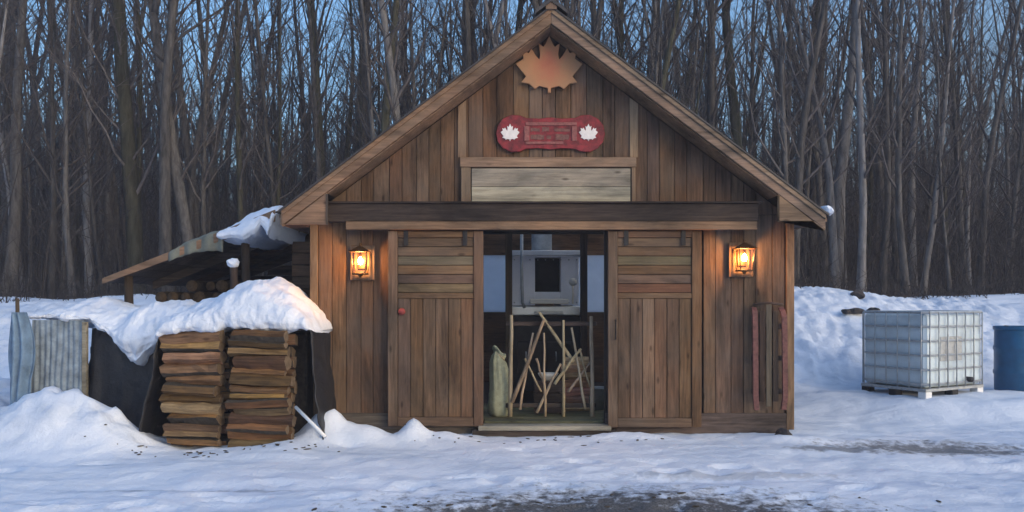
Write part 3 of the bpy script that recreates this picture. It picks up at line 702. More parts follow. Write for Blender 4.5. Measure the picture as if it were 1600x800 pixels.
# ---------------------------------------------------------------- lean-to
LY0, LY1 = 9.4, 12.6
A, B = px(432, 330, LY0), px(166, 437, LY0)
ls = (A.z - B.z) / (A.x - B.x)
zl = lambda x: B.z + ls * (x - B.x)
lt = thing('lean_to', (-3.9, LY0, 0), 'open lean-to with a low sloping plank roof against the cabin', 'lean-to')
n = 12; dw = (A.x + .35 - B.x) / n
for k in range(n):
    x0 = B.x + k * dw; x1 = x0 + dw - .01
    mb = MB(); mb.prism([(x0, zl(x0)), (x1, zl(x1)), (x1, zl(x1) - .03), (x0, zl(x0) - .03)], LY1 - LY0, o=LY0 + rng.uniform(-.03, .02)); mb.build('roof_plank', M['dark_wood'], lt)
mb = MB(); mb.prism([(B.x - .02, zl(B.x) + .012), (A.x, zl(A.x) + .012), (A.x, zl(A.x) - .13), (B.x - .02, zl(B.x) - .055)], .03, o=LY0 - .065, c=.004); mb.build('front_rafter', M['trim_x'], lt)
for yy in (10.4, 11.5, 12.5):
    mb = MB(); mb.prism([(B.x + .1, zl(B.x + .1) - .033), (A.x + .3, zl(A.x + .3) - .033), (A.x + .3, zl(A.x + .3) - .16), (B.x + .1, zl(B.x + .1) - .14)], .05, o=yy); mb.build('rafter', M['dark_wood'], lt)
for xx in (B.x + .22, -3.3):
    for yy in (LY0 + .1, 12.4):
        mb = MB(); mb.tube([(xx, yy, -.1), (xx + .02, yy, 1.0), (xx, yy, zl(xx) - .04)], [.06, .055, .05], 8); mb.build('post', M['dark_wood_z'], lt)
for k in range(9):
    z0 = .95 + k * .17
    x0 = B.x + .15 + max(0, (z0 + .16 - zl(B.x + .15)) / ls + .15); mb = MB()
    mb.box(x0, XL - .05, LY1 - .06, LY1 - .035, z0, z0 + .16, .004); mb.build('back_board', M['dark_wood'], lt)
mb = MB(); mb.box(-5.4, XL - .05, LY1 - .033, LY1 - .02, .4, 1.7); mb.build('back_sheet', M['tarp'], lt)
# brown boards by the cabin corner
for k in range(5):
    z0 = 1.55 + k * .16; mb = MB(); mb.box(-2.95, XL - .03, 10.3, 10.324, z0, z0 + .148, .004); mb.build('end_board', M['board_x'], lt)
for k in range(7):
    z0 = .35 + k * .16; mb = MB(); mb.box(-2.95, XL - .03, 10.3, 10.324, z0, z0 + .148, .004); mb.build('end_board', M['dark_wood'], lt)
# folded tarp on the roof's edge
def blanket(name, pts_fn, nu, nv, mat, th=.02, parent=None):
    mb = MB(); vs = [pts_fn(i / nu, j / nv) for j in range(nv + 1) for i in range(nu + 1)]
    fs = [(j * (nu + 1) + i, j * (nu + 1) + i + 1, (j + 1) * (nu + 1) + i + 1, (j + 1) * (nu + 1) + i) for j in range(nv) for i in range(nu)]
    mb.add(vs, fs, True); o = mb.build(name, mat, parent)
    s = o.modifiers.new('solid', 'SOLIDIFY'); s.thickness = th; s.offset = 0; return o
def ft(u, v):
    x = X(268, LY0) + u * (X(352, LY0) - X(268, LY0)); z = zl(x) + .05 * math.sin(u * math.pi) + .025 * fbm(u * 4, v * 3, 2)
    y = LY0 + .5 - v * .62
    if v > .8: z -= (v - .8) * (.55 + .75 * u); y = LY0 + .004 - .07 - .02 * math.sin(u * 20)
    return (x, y, z + .012)
o = blanket('folded_tarp', ft, 26, 24, M['green_tarp']); tag(o, 'grey-green tarp folded over the front edge of the lean-to roof', 'tarp')

# ---------------------------------------------------------------- snow lying on things
def cap(name, prof, depth, label, nu=70, seed=0.0, amp=.03, back_drop=.25, mat=None):
    """snow cushion: prof is a list of (x, y_front, z_lip, z_top)"""
    def at(x):
        for a, b_ in zip(prof, prof[1:]):
            if a[0] <= x <= b_[0]:
                t = (x - a[0]) / (b_[0] - a[0]); t = t * t * (3 - 2 * t) * .5 + t * .5
                return [p_ + (q_ - p_) * t for p_, q_ in zip(a, b_)]
        return prof[-1]
    mb = MB(); x0, x1 = prof[0][0], prof[-1][0]
    # section: under-back, under-front, lip, face, shoulder, top, back
    raw = [(1.0, -.10), (.45, -.08), (.06, -.06), (-.02, .0), (-.045, .14), (-.04, .32), (.0, .50), (.08, .68), (.19, .83), (.33, .94), (.5, 1.0), (.66, .98), (.82, .86), (.94, .60), (1.0, .2)]
    sec = []
    for a, b_ in zip(raw, raw[1:]):
        m_ = 2 if a[0] > .6 or b_[0] > .6 else 5
        sec += [(a[0] + (b_[0] - a[0]) * k / m_, a[1] + (b_[1] - a[1]) * k / m_) for k in range(m_)]
    sec.append(raw[-1]); vs = []; ns = len(sec)
    for i in range(nu + 1):
        x = x0 + (x1 - x0) * i / nu; _, yf, zl_, zt = at(x)
        e = min(1, (i + .02) / 7.0, (nu - i + .02) / 7.0) ** .5
        for k, (d, h) in enumerate(sec):
            y = yf + d * depth + (1 - e) * .12; zz = zl_ + (zt - zl_) * h * e
            q = Vector((x, y, zz)); a, b_ = sec[max(k - 1, 0)], sec[min(k + 1, ns - 1)]
            nrm = Vector((0, -(b_[1] - a[1]) * (zt - zl_), (b_[0] - a[0]) * depth)); nrm = nrm.normalized() if nrm.length > 1e-6 else Vector((0, 0, 1))
            p3 = q + Vector((seed, seed * .7, 0)); dd = 1.0 * mnoise.noise(p3 * 2.6) + .8 * mnoise.noise(p3 * 5.2) + .34 * mnoise.noise(p3 * 13) + .16 * mnoise.noise(p3 * 33)
            vs.append(q + nrm * amp * dd * (.4 + .6 * e) + Vector((amp * .5 * mnoise.noise(p3 * 6 + Vector((9, 0, 0))), 0, 0)))
    fs = []
    for i in range(nu):
        for k in range(ns): fs.append((i * ns + k, i * ns + (k + 1) % ns, (i + 1) * ns + (k + 1) % ns, (i + 1) * ns + k))
    fs.append(tuple(range(ns))[::-1]); fs.append(tuple(range(nu * ns, nu * ns + ns)))
    mb.add(vs, fs, True); o = mb.build(name, mat or M['snow'])
    bm = bmesh.new(); bm.from_mesh(o.data); bmesh.ops.recalc_face_normals(bm, faces=bm.faces); bm.to_mesh(o.data); bm.free()
    tag(o, label, 'snow', kind='stuff'); return o
FY = 7.85
def PF(u, vl, vt, yf, depth=1.0): return (X(u, yf), yf, Z(vl, yf), Z(vt, yf + depth * .45))
D1 = 1.25
cap('snow_on_woodpile', [PF(238, 530, 512, FY, D1), PF(262, 520, 480, FY, D1), PF(300, 517, 470, FY, D1), PF(340, 514, 448, FY - .03, D1), PF(352, 505, 443, FY - .03, D1), PF(400, 516, 433, FY - .05, D1), PF(430, 512, 446, FY - .06, D1), PF(452, 508, 466, FY - .05, D1), PF(474, 508, 486, FY - .04, D1), PF(492, 520, 502, FY - .03, D1)], D1,
    'thick cushion of snow on the tarp over the firewood stack', 170, 2.0, .05)
TYF = 8.62; D2 = 1.5
cap('snow_on_tarp', [PF(42, 498, 482, TYF, D2), PF(70, 500, 474, TYF, D2), PF(110, 504, 468, TYF, D2), PF(140, 503, 476, TYF, D2), PF(168, 520, 482, TYF - .04, D2), (X(196, TYF), TYF - .10, Z(548, TYF), Z(478, TYF + .6)), (X(208, TYF), TYF - .15, Z(562, TYF), Z(474, TYF + .6)), (X(222, TYF), TYF - .15, Z(566, TYF), Z(473, TYF + .6)), (X(236, TYF), TYF - .12, Z(550, TYF), Z(472, TYF + .6)), (X(256, TYF), TYF - .06, Z(530, TYF), Z(470, TYF + .6)), (X(300, TYF), TYF, Z(515, TYF), Z(474, TYF + .6))], D2,
    'snow drooping over the black tarp and the grey sheet left of the stack', 170, 7.0, .06)
lx = lambda u: X(u, LY0)
o = cap('snow_on_lean_to', [(lx(u), LY0 - .07 - dy, zl(lx(u)) - dn, zl(lx(u)) + up) for u, dy, dn, up in ((340, .0, .03, .04), (352, .03, .10, .13), (368, .04, .15, .17), (386, .05, .22, .19), (402, .04, .20, .18), (410, .03, .12, .17), (417, .04, .20, .17), (424, .05, .30, .15), (429, .03, .14, .12), (436, 0, .05, .08))], 1.5,
    'patch of snow slumping over the edge of the lean-to roof', 100, 5.0, .04)
rock('snow_on_eave', Vector((ER + .03, RY + .12, zroof(ER) + .05)), .075, .16, .06, 5.0, M['snow'], 'small clump of snow on the tip of the cabin eave', 'snow')['kind'] = 'stuff'
# stake with snow
stk = thing('snowy_stake', (X(366, 9.0), 9.0, 1.5), 'short dark stake capped with snow below the lean-to roof', 'stake')
mb = MB(); mb.tube([(X(367, 9.0), 9.0, 1.1), (X(366, 9.0), 9.0, 1.55), (X(365, 9.0), 9.0, Z(418, 9.0))], [.045, .04, .045], 8); mb.build('post', M['dark_wood_z'], stk)
bm = bmesh.new(); bmesh.ops.create_icosphere(bm, subdivisions=3, radius=1)
for q in bm.verts:
    d = 1 + .3 * mnoise.noise(q.co * 1.6); q.co = Vector((q.co.x * .075 * d, q.co.y * .07 * d, q.co.z * .055 * d))
me = bpy.data.meshes.new('snow_cap'); bm.to_mesh(me); bm.free(); link('snow_cap', me, M['snow'], stk, Vector((X(365, 9.0), 9.0, Z(411, 9.0))) - stk.location)

# ---------------------------------------------------------------- firewood stack
ROT = R(-5)
def ordinal(k, n):
    w_ = ['bottom', 'second', 'third', 'fourth', 'fifth', 'sixth', 'seventh', 'eighth', 'ninth', 'tenth', 'eleventh', 'twelfth', 'thirteenth']
    if k == 0: return 'lowest'
    if k == n - 1: return 'uppermost'
    return w_[k] + ' from the bottom'
cols = [(X(299, FY), 'farther from the cabin'), (X(409, FY), 'nearer the cabin')]
for ci, (cx, where) in enumerate(cols):
    z = .055 - .05 * ci; k = 0; tops = []; zt = 1.19
    items = []
    while z < zt - .03:
        r = rng.choice((.036, .045, .052, .06, .066)); items.append((z + r, r)); z += r * 1.86
    for k, (zc, r) in enumerate(items):
        me = protos[rng.randrange(len(protos))]
        y = FY + .07 - .13 * ci + rng.uniform(-.045, .03)
        o = link('split_log', me, None, None, (cx + rng.uniform(-.025, .025), y, zc)); s = r / .058 * 1.05
        o.scale = (rng.uniform(.86, 1.04) * (1 if rng.random() < .5 else -1), abs(s) * 1.15, s * 1.12); o.rotation_euler = (rng.choice((0, math.pi)) + rng.uniform(-.2, .2), rng.uniform(-.045, .045), ROT + rng.uniform(-.07, .07))
        tag(o, 'split log, %s in the column of the stack %s' % (ordinal(k, len(items)), where), 'log', 'split logs in the firewood stack')
        # the row behind shows through the gaps
    for k in range(10):
        o = link('split_log', protos[(k * 3 + ci) % 10], None, None, (cx + rng.uniform(-.03, .03), FY + .24 - .13 * ci, .06 + k * .118)); o.rotation_euler = (rng.uniform(0, 3), 0, ROT)
        tag(o, 'shadowed split log in the row behind, in the column %s' % where, 'log', 'hidden rear logs of the column %s' % where)
# tarp over the stack: back, sides, top
def tarp_box(name, x0, x1, y0, y1, zt, label, seed, hang0=1.0, hang1=1.0, mat='tarp'):
    path = [(x0 - .30, y0 + .10, -.02, hang0), (x0 - .10, y0 + .07, zt * .55, hang0), (x0, y0 + .04, zt, 1), ((x0 + x1) / 2, y0 + .02, zt + .04, 1), (x1, y0 - .06, zt, 1), (x1 + .05, y0 - .06, zt * .5, 1), (x1 + .12, y0 - .04, -.02, 1)]
    def fn(u, v):
        q = u * (len(path) - 1); i = min(int(q), len(path) - 2); t = q - i; a, b_ = path[i], path[i + 1]
        x = a[0] + (b_[0] - a[0]) * t; yf = a[1] + (b_[1] - a[1]) * t; z = a[2] + (b_[2] - a[2]) * t
        y = yf + v * (y1 - yf)
        k = .035; x += k * fbm(z * 3 + seed, y * 3, 1) * (1 if z < zt - .05 else .3); z += .02 * fbm(x * 3, y * 3, seed)
        if v < .02: y += .05 * fbm(u * 14, seed, 3)
        return (x, y, z)
    o = blanket(name, fn, 60, 18, M[mat], .012)
    mb = MB(); o['label'] = label; o['category'] = 'tarp'; return o
tarp_box('black_tarp', X(245, FY), X(487, FY), FY - .0, FY + 1.15, 1.235, 'black tarp covering the firewood stack and hanging down both sides', 1.0)
mb_ = MB(); mb_.box(X(246, FY), X(462, FY), FY + .42, FY + 1.1, .02, 1.19, .02); o = mb_.build('stacked_firewood_bulk', M['bark_log']); tag(o, 'dark bulk of the firewood stack deep under the black tarp', 'firewood', kind='stuff')
# dark pile beyond
tarp_box('black_tarp', X(140, TYF), X(250, TYF), TYF + .04, TYF + 1.4, Z(522, TYF), 'black tarp over the lower pile between grey sheet and firewood stack', 6.0)
fr = MB(); NX = 16
for j in range(9):
    for i in range(NX + 1):
        u = i / NX; v = j / 8; x = X(138, TYF) + u * (X(252, TYF) - X(138, TYF)); z = -.05 + v * (Z(510, TYF) + .03); fr.v.append((x, TYF + .05 + .05 * fbm(x * 4, z * 2, 2) + .12 * (1 - v) * -.5, z))
fr.add([], []); 
for j in range(8):
    for i in range(NX): fr.f.append((j * (NX + 1) + i, j * (NX + 1) + i + 1, (j + 1) * (NX + 1) + i + 1, (j + 1) * (NX + 1) + i)); fr.sm.append(True)
o = fr.build('tarp_flap', M['tarp']); s = o.modifiers.new('solid', 'SOLIDIFY'); s.thickness = .01
tag(o, 'black tarp flap hanging in front of the lower pile', 'tarp')
# corrugated sheet
def cs(u, v):
    x = X(52, TYF) + u * (X(134, TYF) - X(52, TYF)); return (x, TYF - .02 - .06 * (1 - v) + .006 * math.sin(u * 58) + .03 * fbm(u * 3, v * 2, 4), .1 + v * (Z(500, TYF) - .1))
o = blanket('corrugated_sheet', cs, 120, 4, M['sheet'], .004); tag(o, 'grey-blue corrugated metal sheet standing in the snow beside the black tarp', 'sheet')
mb = MB(); mb.box(X(133, TYF), X(140, TYF), TYF - .07, TYF - .02, .1, Z(503, TYF), .004); o = mb.build('wooden_batten', M['pale']); tag(o, 'thin pale upright batten at the edge of the grey-blue sheet', 'batten')
# blue tarp on a stake
QY = 8.5
mb = MB(); mb.tube([px(30, 650, QY), px(29, 560, QY), px(27, 466, QY)], [.025, .022, .02], 7); o = mb.build('fence_stake', M['dark_wood_z']); tag(o, 'thin dark stake holding up the faded blue tarp', 'stake')
def bt(u, v):
    c = 32 + 6 * v + 3 * math.sin(v * 5); hw = 9 + 10 * math.sin(min(1, v * 1.6) * math.pi * .8) + 3 * v
    a = (u - .5) * 2; p_ = px(c + hw * a, 488 + 165 * v, QY - .06); p_.y += -.10 * math.cos(a * 1.5) + .03 * math.sin(a * 9 + v * 3); return p_
o = blanket('blue_tarp', bt, 30, 24, M['blue_tarp'], .01); tag(o, 'faded blue tarp hanging in folds from a stake at the yard edge', 'tarp')
# bark chips by the stack
def clumps(name, mat, spots, label, cat, kf):
    base = []; bm = bmesh.new(); bmesh.ops.create_icosphere(bm, subdivisions=1, radius=1); bm.verts.index_update()
    base = [q.co.copy() for q in bm.verts]; bf = [tuple(q.index for q in f.verts) for f in bm.faces]; bm.free()
    mb = MB()
    for i, (x, y, sx, sy, sz) in enumerate(spots):
        a = i * 2.4; z = ground_h(x, y) + sz * kf
        vs = []
        for q in base:
            d = 1 + .45 * mnoise.noise(q * 1.4 + Vector((i * 3.7, 0, 0))); u_, v_ = q.x * sx * d, q.y * sy * d
            vs.append((x + u_ * math.cos(a) - v_ * math.sin(a), y + u_ * math.sin(a) + v_ * math.cos(a), z + q.z * sz * d))
        mb.add(vs, bf, False)
    o = mb.build(name, mat); tag(o, label, cat, kind='stuff')
cr_ = random.Random(77)
sp = []
for (cx, cy, dx, dy, n_) in ((-3.0, 7.58, .6, .09, 45), (.4, 8.1, .7, .12, 25), (.5, 5.7, 1.2, .2, 30)):
    for _ in range(n_): r_ = cr_.uniform(.006, .02); sp.append((cr_.gauss(cx, dx), cr_.gauss(cy, dy), r_ * cr_.uniform(1, 2.6), r_, .006))
clumps('bark_chips', M['bark_log'], [q for q in sp if q[1] < 8.3], 'dark bark chips and dirt crumbs strewn on the snow', 'debris', .6)
# white pipe
mb = MB(); a, b_ = px(462, 636, 7.75), px(508, 682, 7.45); mb.tube([a, a.lerp(b_, .5), b_], .017, 10); o = mb.build('plastic_pipe', M['pvc']); tag(o, 'thin white pipe leaning out of the snow beside the firewood stack', 'pipe')
# round logs under the lean-to
lg = MB(); lg.tube([(0, -.4, 0), (0, -.1, .004), (0, .3, 0), (0, .5, .002)], [.075, .078, .076, .075], 10); lm = lg.mesh('round_log'); lm.materials.append(M['bark_log']); lm.materials.append(M['log_end'])
for p_ in lm.polygons:
    if len(p_.vertices) == 10: p_.material_index = 1
row = 0; z = 1.28
for row in range(4):
    for k in range(13 - row):
        x = -5.0 + .19 * k + .095 * row + rng.uniform(-.02, .02)
        if zl(x) - .25 < z: continue
        o = link('round_log', lm, None, None, (x, 10.9 + rng.uniform(-.08, .05), z)); s = rng.uniform(.85, 1.15); o.scale = (s, 1, s); o.rotation_euler.y = rng.uniform(0, 6)
        tag(o, 'dark round log stacked in the shade under the lean-to roof', 'log', 'round logs under the lean-to roof')
    z += .155
# support for those logs: a rough bench of two poles
bn = thing('log_rack', (-4.0, 10.9, .4), 'low dark pole rack carrying the round logs under the lean-to', 'rack')
for y in (10.62, 11.2):
    mb = MB(); mb.tube([(-5.15, y, 1.15), (-2.6, y, 1.15)], .05, 7); mb.build('pole', M['dark_wood'], bn)
    for x in (-5.0, -4.0, -2.8): mb = MB(); mb.tube([(x, y, .0), (x, y, 1.12)], .045, 7); mb.build('leg', M['dark_wood_z'], bn)

# ---------------------------------------------------------------- water tote
def tote():
    al = R(61); ex = Vector((math.sin(al), math.cos(al), 0)); ey = Vector((-math.cos(al), math.sin(al), 0))
    rz = math.atan2(ex.y, ex.x)
    t = thing('water_tote', TOTE, 'milky plastic water tote in a galvanised cage on a pallet', 'tote', None, rz)
    W, Dp, z0, z1 = 1.36, 1.0, .15, 1.20
    mb = MB(); mb.box(.02, W - .02, .02, Dp - .02, z0 + .012, z1 - .02, .035); tk = mb.build('tank', M['tote'], t, (0, 0, 0))
    mb = MB(); mb.lathe([(0, z1 + .01), (.09, z1 + .01), (.10, z1 - .005), (.10, z1 - .035)], 18, Matrix.Translation((W / 2, Dp / 2, 0))); mb.build('lid', M['rubber'], tk, (0, 0, 0))
    mb = MB(); mb.tube([(W * .72, .05, z0 + .09), (W * .72, -.06, z0 + .09)], .04, 12); mb.build('valve', M['rubber'], t, (0, 0, 0))
    mb = MB(); mb.box(W * .25, W * .62, .006, .022, .52, .86, .003); mb.build('marking_plate', M['steel'], t, (0, 0, 0))
    for k in range(6):
        z = z0 + .06 + k * (z1 - z0 - .06) / 5
        mb = MB(); c = .06; pts = [(c, 0, z), (W - c, 0, z), (W, c, z), (W, Dp - c, z), (W - c, Dp, z), (c, Dp, z), (0, Dp - c, z), (0, c, z), (c, 0, z)]
        mb.tube(pts, (.016 if k < 5 else .02), 6, False, False); mb.build('cage_bar', M['steel'], t, (0, 0, 0))
    for i in range(7):
        for y in (.0, Dp):
            x = .06 + i * (W - .12) / 6; mb = MB(); mb.tube([(x, y + (.018 if y else -.018), z0), (x, y + (.018 if y else -.018), z1)], .010, 6); mb.build('cage_upright', M['steel'], t, (0, 0, 0))
    for i in range(6):
        for x in (.0, W):
            y = .06 + i * (Dp - .12) / 5; mb = MB(); mb.tube([(x + (.018 if x else -.018), y, z0), (x + (.018 if x else -.018), y, z1)], .007, 6); mb.build('cage_upright', M['steel'], t, (0, 0, 0))
    mb = MB(); mb.box(-.005, W + .005, -.005, Dp + .005, .105, .148, .006); pl = mb.build('pallet_deck', M['steel'], t, (0, 0, 0))
    for x in (.0, W / 2 - .07, W - .14):
        for y in (.0, Dp / 2 - .06, Dp - .12):
            mb = MB(); mb.box(x, x + .14, y, y + .12, .0, .104, .006); mb.build('pallet_foot', M['pvc'] if (x < .1 and y < .1) or (x > 1 and y < .1) else M['iron'], t, (0, 0, 0))
    for y in (.0, Dp - .12): mb = MB(); mb.box(.141, W / 2 - .071, y + .05, y + .07, .0, .02); mb.build('pallet_runner', M['steel'], t, (0, 0, 0))
    return t
tote()
# blue drum
dr = thing('plastic_drum', (X(1590, 11.5), 11.5, .18), 'blue plastic drum standing in the snow beside the tote', 'drum')
mb = MB(); mb.lathe([(0, .01), (.27, .0), (.30, .03), (.305, .26), (.316, .28), (.316, .32), (.305, .34), (.305, .62), (.316, .64), (.316, .68), (.305, .70), (.30, .92), (.28, .96)], 32); mb.build('barrel', M['blue_plastic'], dr, (0, 0, 0))
mb = MB(); mb.lathe([(.312, .93), (.318, .95), (.316, .985), (.29, .99), (.28, .965), (0, .965)], 32); mb.build('lid', M['blue_plastic'], dr, (0, 0, 0))
mb = MB()
for k in (-1, 1): mb.lathe([(0, 1.0), (.03, 1.0), (.035, .966)], 10, Matrix.Translation((.17 * k, 0, 0)))
mb.build('bung', M['rubber'], dr, (0, 0, 0))
# dark clods on the bank
for i, (u, v, y, sx, sz, lb) in enumerate(((1341, 459, 13.6, .13, .09, 'dark clod on the snow bank, the uppermost above the tote'), (1338, 485, 12.9, .15, .06, 'flat dark clod on the snow bank just above the tote corner'), (1366, 484, 12.9, .11, .06, 'small dark clod above the middle of the tote'), (1322, 487, 12.9, .07, .05, 'smallest dark clod nearest the cabin on the snow bank'))):
    q = hit(u, v + 4, 10.5); rock('dark_clod', q + Vector((0, 0, sz * .4)), sx, .14, sz, i * 3.1, M['rock'], lb, 'clod', 'dark clods on the snow bank')

# ---------------------------------------------------------------- dusk air: haze volume added to pale and soften the woods
mb = MB(); mb.box(-130, 130, -20, 160, -1.5, 24); hz = mb.build('haze', None); m = bpy.data.materials.new('added_haze'); m.use_nodes = True
m.node_tree.nodes.remove(m.node_tree.nodes['Principled BSDF']); pv = m.node_tree.nodes.new('ShaderNodeVolumePrincipled'); pv.inputs['Color'].default_value = (.96, .90, .95, 1); pv.inputs['Density'].default_value = .0018
pv.inputs['Anisotropy'].default_value = 0.0
m.node_tree.links.new(pv.outputs[0], m.node_tree.nodes['Material Output'].inputs['Volume']); hz.data.materials.append(m); tag(hz, 'thin pale dusk haze added over the yard and woods to soften contrast', 'haze', kind='stuff')
# ---------------------------------------------------------------- the wood
def bend(p0, d, L, n, wob, rr, lift=0.0):
    pts = [Vector(p0)]; d = Vector(d).normalized()
    for k in range(n):
        d = (d + Vector((rr.gauss(0, wob), rr.gauss(0, wob), rr.gauss(0, wob * .6) + lift))).normalized(); pts.append(pts[-1] + d * (L / n))
    return pts
def make_tree(seed, H, r0, first=.25, nl=22, fork=False, twigs=True):
    rr = random.Random(seed); t = MB(); c = MB()
    def stem(p0, d, L, ra, rb):
        n = 12; pts = bend(p0, d, L, n, .035, rr, .03); rad = [ra + (rb - ra) * (k / n) ** .85 for k in range(n + 1)]
        return pts, rad
    pts, rad = stem((0, 0, -.3), (rr.gauss(0, .03), rr.gauss(0, .03), 1), H * (.45 if fork else 1), r0, r0 * (.68 if fork else .12)); rad[0] *= 1.35
    t.tube(pts, rad, 9)
    stems = [(pts, rad, first)]
    if fork:
        for s in (-1, 1):
            a = rr.uniform(-.6, .6); p2, r2 = stem(pts[-1] - Vector((0, 0, .15)), (s * math.cos(a) * .22, math.sin(a) * .2, 1), H * .58, r0 * .55, r0 * .08); t.tube(p2, r2, 8); stems.append((p2, r2, .1))
    for (pp, ra, f0) in stems:
        m = nl if not fork else nl // 2
        for k in range(m):
            f = f0 + (1 - f0) * ((k + rr.random()) / m); q = f * (len(pp) - 1); i = min(int(q), len(pp) - 2); p0 = pp[i].lerp(pp[i + 1], q - i); rb = (ra[i] + (ra[i + 1] - ra[i]) * (q - i))
            a = rr.uniform(0, 6.283); up = rr.uniform(.7, 2.0); L = rr.uniform(.8, 1.0) * (1.1 + 2.4 * (1 - f)) * (H / 15) * rr.uniform(.6, 1.3)
            b1 = bend(p0, (math.cos(a), math.sin(a), up), L, 5, .13, rr, .10); r1 = max(.008, min(rb * .5, .012 + L * .011)); c.tube(b1, [r1 * (1 - .8 * j / 5) for j in range(6)], 4, False)
            if not twigs: continue
            for _ in range(4):
                j = rr.randint(1, 4); dd = (b1[j + 1] - b1[j]).normalized(); dd = dd + Vector((rr.gauss(0, .6), rr.gauss(0, .6), rr.gauss(.15, .4))); L2 = L * rr.uniform(.25, .55)
                b2 = bend(b1[j], dd, L2, 3, .16, rr, .06); c.tube(b2, [.009, .007, .005, .003], 3, False)
                for _ in range(4):
                    j2 = rr.randint(0, 2); d3 = (b2[j2 + 1] - b2[j2]).normalized() + Vector((rr.gauss(0, .7), rr.gauss(0, .7), rr.gauss(.15, .4))); b3 = bend(b2[j2].lerp(b2[j2 + 1], rr.random()), d3, L2 * rr.uniform(.3, .6), 2, .15, rr, .05); c.tube(b3, [.005, .004, .002], 3, False)
    return t.mesh('trunk'), c.mesh('crown')
tree_protos = []
for s, (H, r0, f, nl, fk) in enumerate(((17, .17, .28, 26, False), (16, .13, .22, 26, False), (18, .20, .30, 24, True), (15, .10, .18, 28, False), (17, .15, .35, 22, True), (14, .085, .15, 28, False), (18, .16, .4, 22, False), (11, .055, .10, 26, False), (9, .04, .08, 24, False))):
    t_, c_ = make_tree(100 + s, H, r0, f, nl, fk); t_.materials.append(M['bark']); c_.materials.append(M['twig']); tree_protos.append((t_, c_, r0))
def tree(x, y, k, sc_, rz, mat, label, group):
    t_, c_, r0 = tree_protos[k]
    o = thing('bare_tree', (x, y, ground_h(x, y)), label, 'tree', group, rz); o.scale = (sc_ * rng.uniform(.9, 1.15), sc_ * rng.uniform(.9, 1.1), sc_)
    a = link('trunk', t_, None, o, (0, 0, 0)); a.material_slots[0].link = 'OBJECT'; a.material_slots[0].material = M[mat]
    b_ = link('crown', c_, None, o, (0, 0, 0)); return o
# trees that stand out
special = [(215, 20.0, 2, 1.12, 'bark_moss', 'thickest forked dark mossy tree in the woods above the blue tarp'), (262, 19.5, 0, .95, 'bark', 'straight dark trunk just right of the thick forked mossy tree'),
           (1345, 19.5, 3, 1.05, 'bark_pale', 'pale slender trunk rising from the snow bank behind the tote'), (1438, 19.8, 5, .95, 'bark_pale', 'pale thin trunk rising behind the middle of the tote'),
           (141, 21.5, 3, 1.2, 'bark_pale', 'pale trunk in the woods left of the thick forked mossy tree'), (1118, 20.5, 1, 1.1, 'bark', 'dark trunk rising just behind the cabin roof slope above the right lantern'),
           (640, 20.5, 1, 1.15, 'bark_pale', 'greyish pale trunk rising behind the cabin roof slope above the woodpile side')]
for u, y, k, s, m_, lb in special: tree(X(u, y), y, k, s, rng.uniform(0, 6), m_, lb, 'trees in the woods behind the cabin')
pts = [(X(u, y), y) for u, y, *_ in special]
cnt = 0; tries = 0
while cnt < 265 and tries < 12000:
    tries += 1
    y = 19.2 + 16 * rng.random() ** 1.15; x = rng.uniform(-.80, .80) * y
    if any(abs(x - a) < .28 and abs(y - b_) < .8 for a, b_ in pts): continue
    pts.append((x, y)); r = rng.random(); big = rng.random()
    k = rng.choice((0, 1, 2, 4, 6)) if big < .34 else rng.choice((3, 5, 3, 5, 1, 7))
    m_ = 'bark_pale' if r < .13 else ('bark_moss' if r < .34 else 'bark')
    u = 800 + x / y * 1200
    zone = next(z_ for e_, z_ in ((130, 'above the grey sheet'), (250, 'above the low black tarp'), (360, 'above the firewood stack'), (480, 'above the lean-to snow'), (640, 'above the low eave near the woodpile'), (850, 'above the woodpile-side roof slope'), (1060, 'above the tote-side roof slope'), (1250, 'above the low eave near the tote'), (1340, 'between cabin and tote'), (1540, 'behind the tote'), (9999, 'behind the blue drum')) if u < e_) + (' in front' if y < 24.5 else ' deeper')
    look = {'bark_pale': 'pale grey', 'bark_moss': 'mossy dark', 'bark': 'dark'}[m_]
    size = 'tall thick' if big < .34 else 'slender'
    lb = 'bare %s tree, %s bark, %s' % (size, look, zone)
    tree(x, y, k, rng.uniform(.85, 1.15), rng.uniform(0, 6.28), m_, lb, '%s %s trees %s' % (size, look, zone)); cnt += 1
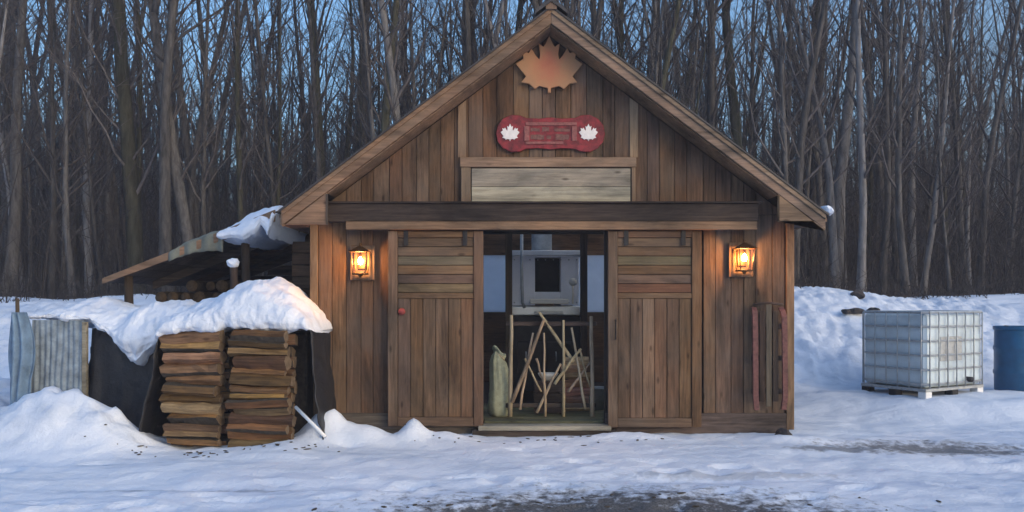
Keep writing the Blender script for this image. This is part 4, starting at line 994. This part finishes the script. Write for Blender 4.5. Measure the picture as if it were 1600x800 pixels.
# the far wood: one mass of trunks and brush
far = MB(); rr = random.Random(5)
for i in range(1700):
    y = 36 + 48 * rr.random(); x = rr.uniform(-.85, .85) * y; H = rr.uniform(9, 14.5); r0 = rr.uniform(.05, .16)
    z0 = 1.6
    pp = bend((x, y, z0), (rr.gauss(0, .04), rr.gauss(0, .04), 1), H, 6, .03, rr, .03); far.tube(pp, [r0 * (1 - .85 * k / 6) for k in range(7)], 5, False)
    for k in range(9):
        f = rr.uniform(.3, 1); q = f * 6; i_ = min(int(q), 5); p0 = pp[i_].lerp(pp[i_ + 1], q - i_); a = rr.uniform(0, 6.28); L = rr.uniform(.8, 3.2)
        b1 = bend(p0, (math.cos(a), math.sin(a), rr.uniform(.4, 1.4)), L, 2, .15, rr, .1); far.tube(b1, [.03, .02, .008], 3, False)
        for _ in range(2):
            b2 = bend(b1[1], (rr.gauss(0, 1), rr.gauss(0, 1), rr.uniform(.2, 1.4)), L * .5, 2, .2, rr); far.tube(b2, [.014, .010, .005], 3, False)
o = far.build('distant_forest', M['brush']); tag(o, 'dense far mass of bare trunks filling the woods behind', 'forest', kind='stuff')
br = MB()
for i in range(7500):
    y = 19.5 + 40 * rr.random() ** 1.1; x = rr.uniform(-.85, .85) * y; H = rr.uniform(1.2, 3.6) * (1 + (y - 19) * .055) * rr.uniform(.7, 1.25); r0 = rr.uniform(.010, .024) * (1 + (y - 19) * .035)
    z0 = 1.6
    pp = bend((x, y, z0), (rr.gauss(0, .12), rr.gauss(0, .12), 1), H, 3, .09, rr, .02); br.tube(pp, [r0, r0 * .8, r0 * .5, r0 * .2], 3, False)
    for _ in range(4):
        k = rr.randint(0, 2); b1 = bend(pp[k].lerp(pp[k + 1], rr.random()), (rr.gauss(0, .7), rr.gauss(0, .7), rr.uniform(.3, 1)), H * rr.uniform(.2, .45), 2, .15, rr, .05); br.tube(b1, [r0 * .5, r0 * .4, r0 * .15], 3, False)
for i in range(1500):
    y = rr.uniform(16.2, 20); x = rr.uniform(-.85, .85) * y; H = rr.uniform(.15, .75) * rr.uniform(.5, 1.4); r0 = rr.uniform(.006, .016)
    if -2.9 < x < 3.9 and y < 14: continue
    pp = bend((x, y, ground_h(x, y) - .03), (rr.gauss(0, .5), rr.gauss(0, .4), 1), H, 3, .15, rr); br.tube(pp, [r0, r0 * .8, r0 * .6, r0 * .2], 3, False)
    for _ in range(3):
        k = rr.randint(0, 2); b1 = bend(pp[k], (rr.gauss(0, .9), rr.gauss(0, .7), rr.uniform(.1, 1)), H * .5, 2, .2, rr); br.tube(b1, [r0 * .6, r0 * .4, r0 * .2], 3, False)
o = br.build('undergrowth', M['brush']); tag(o, 'dense dark brush and saplings under the bare trees', 'undergrowth', kind='stuff')
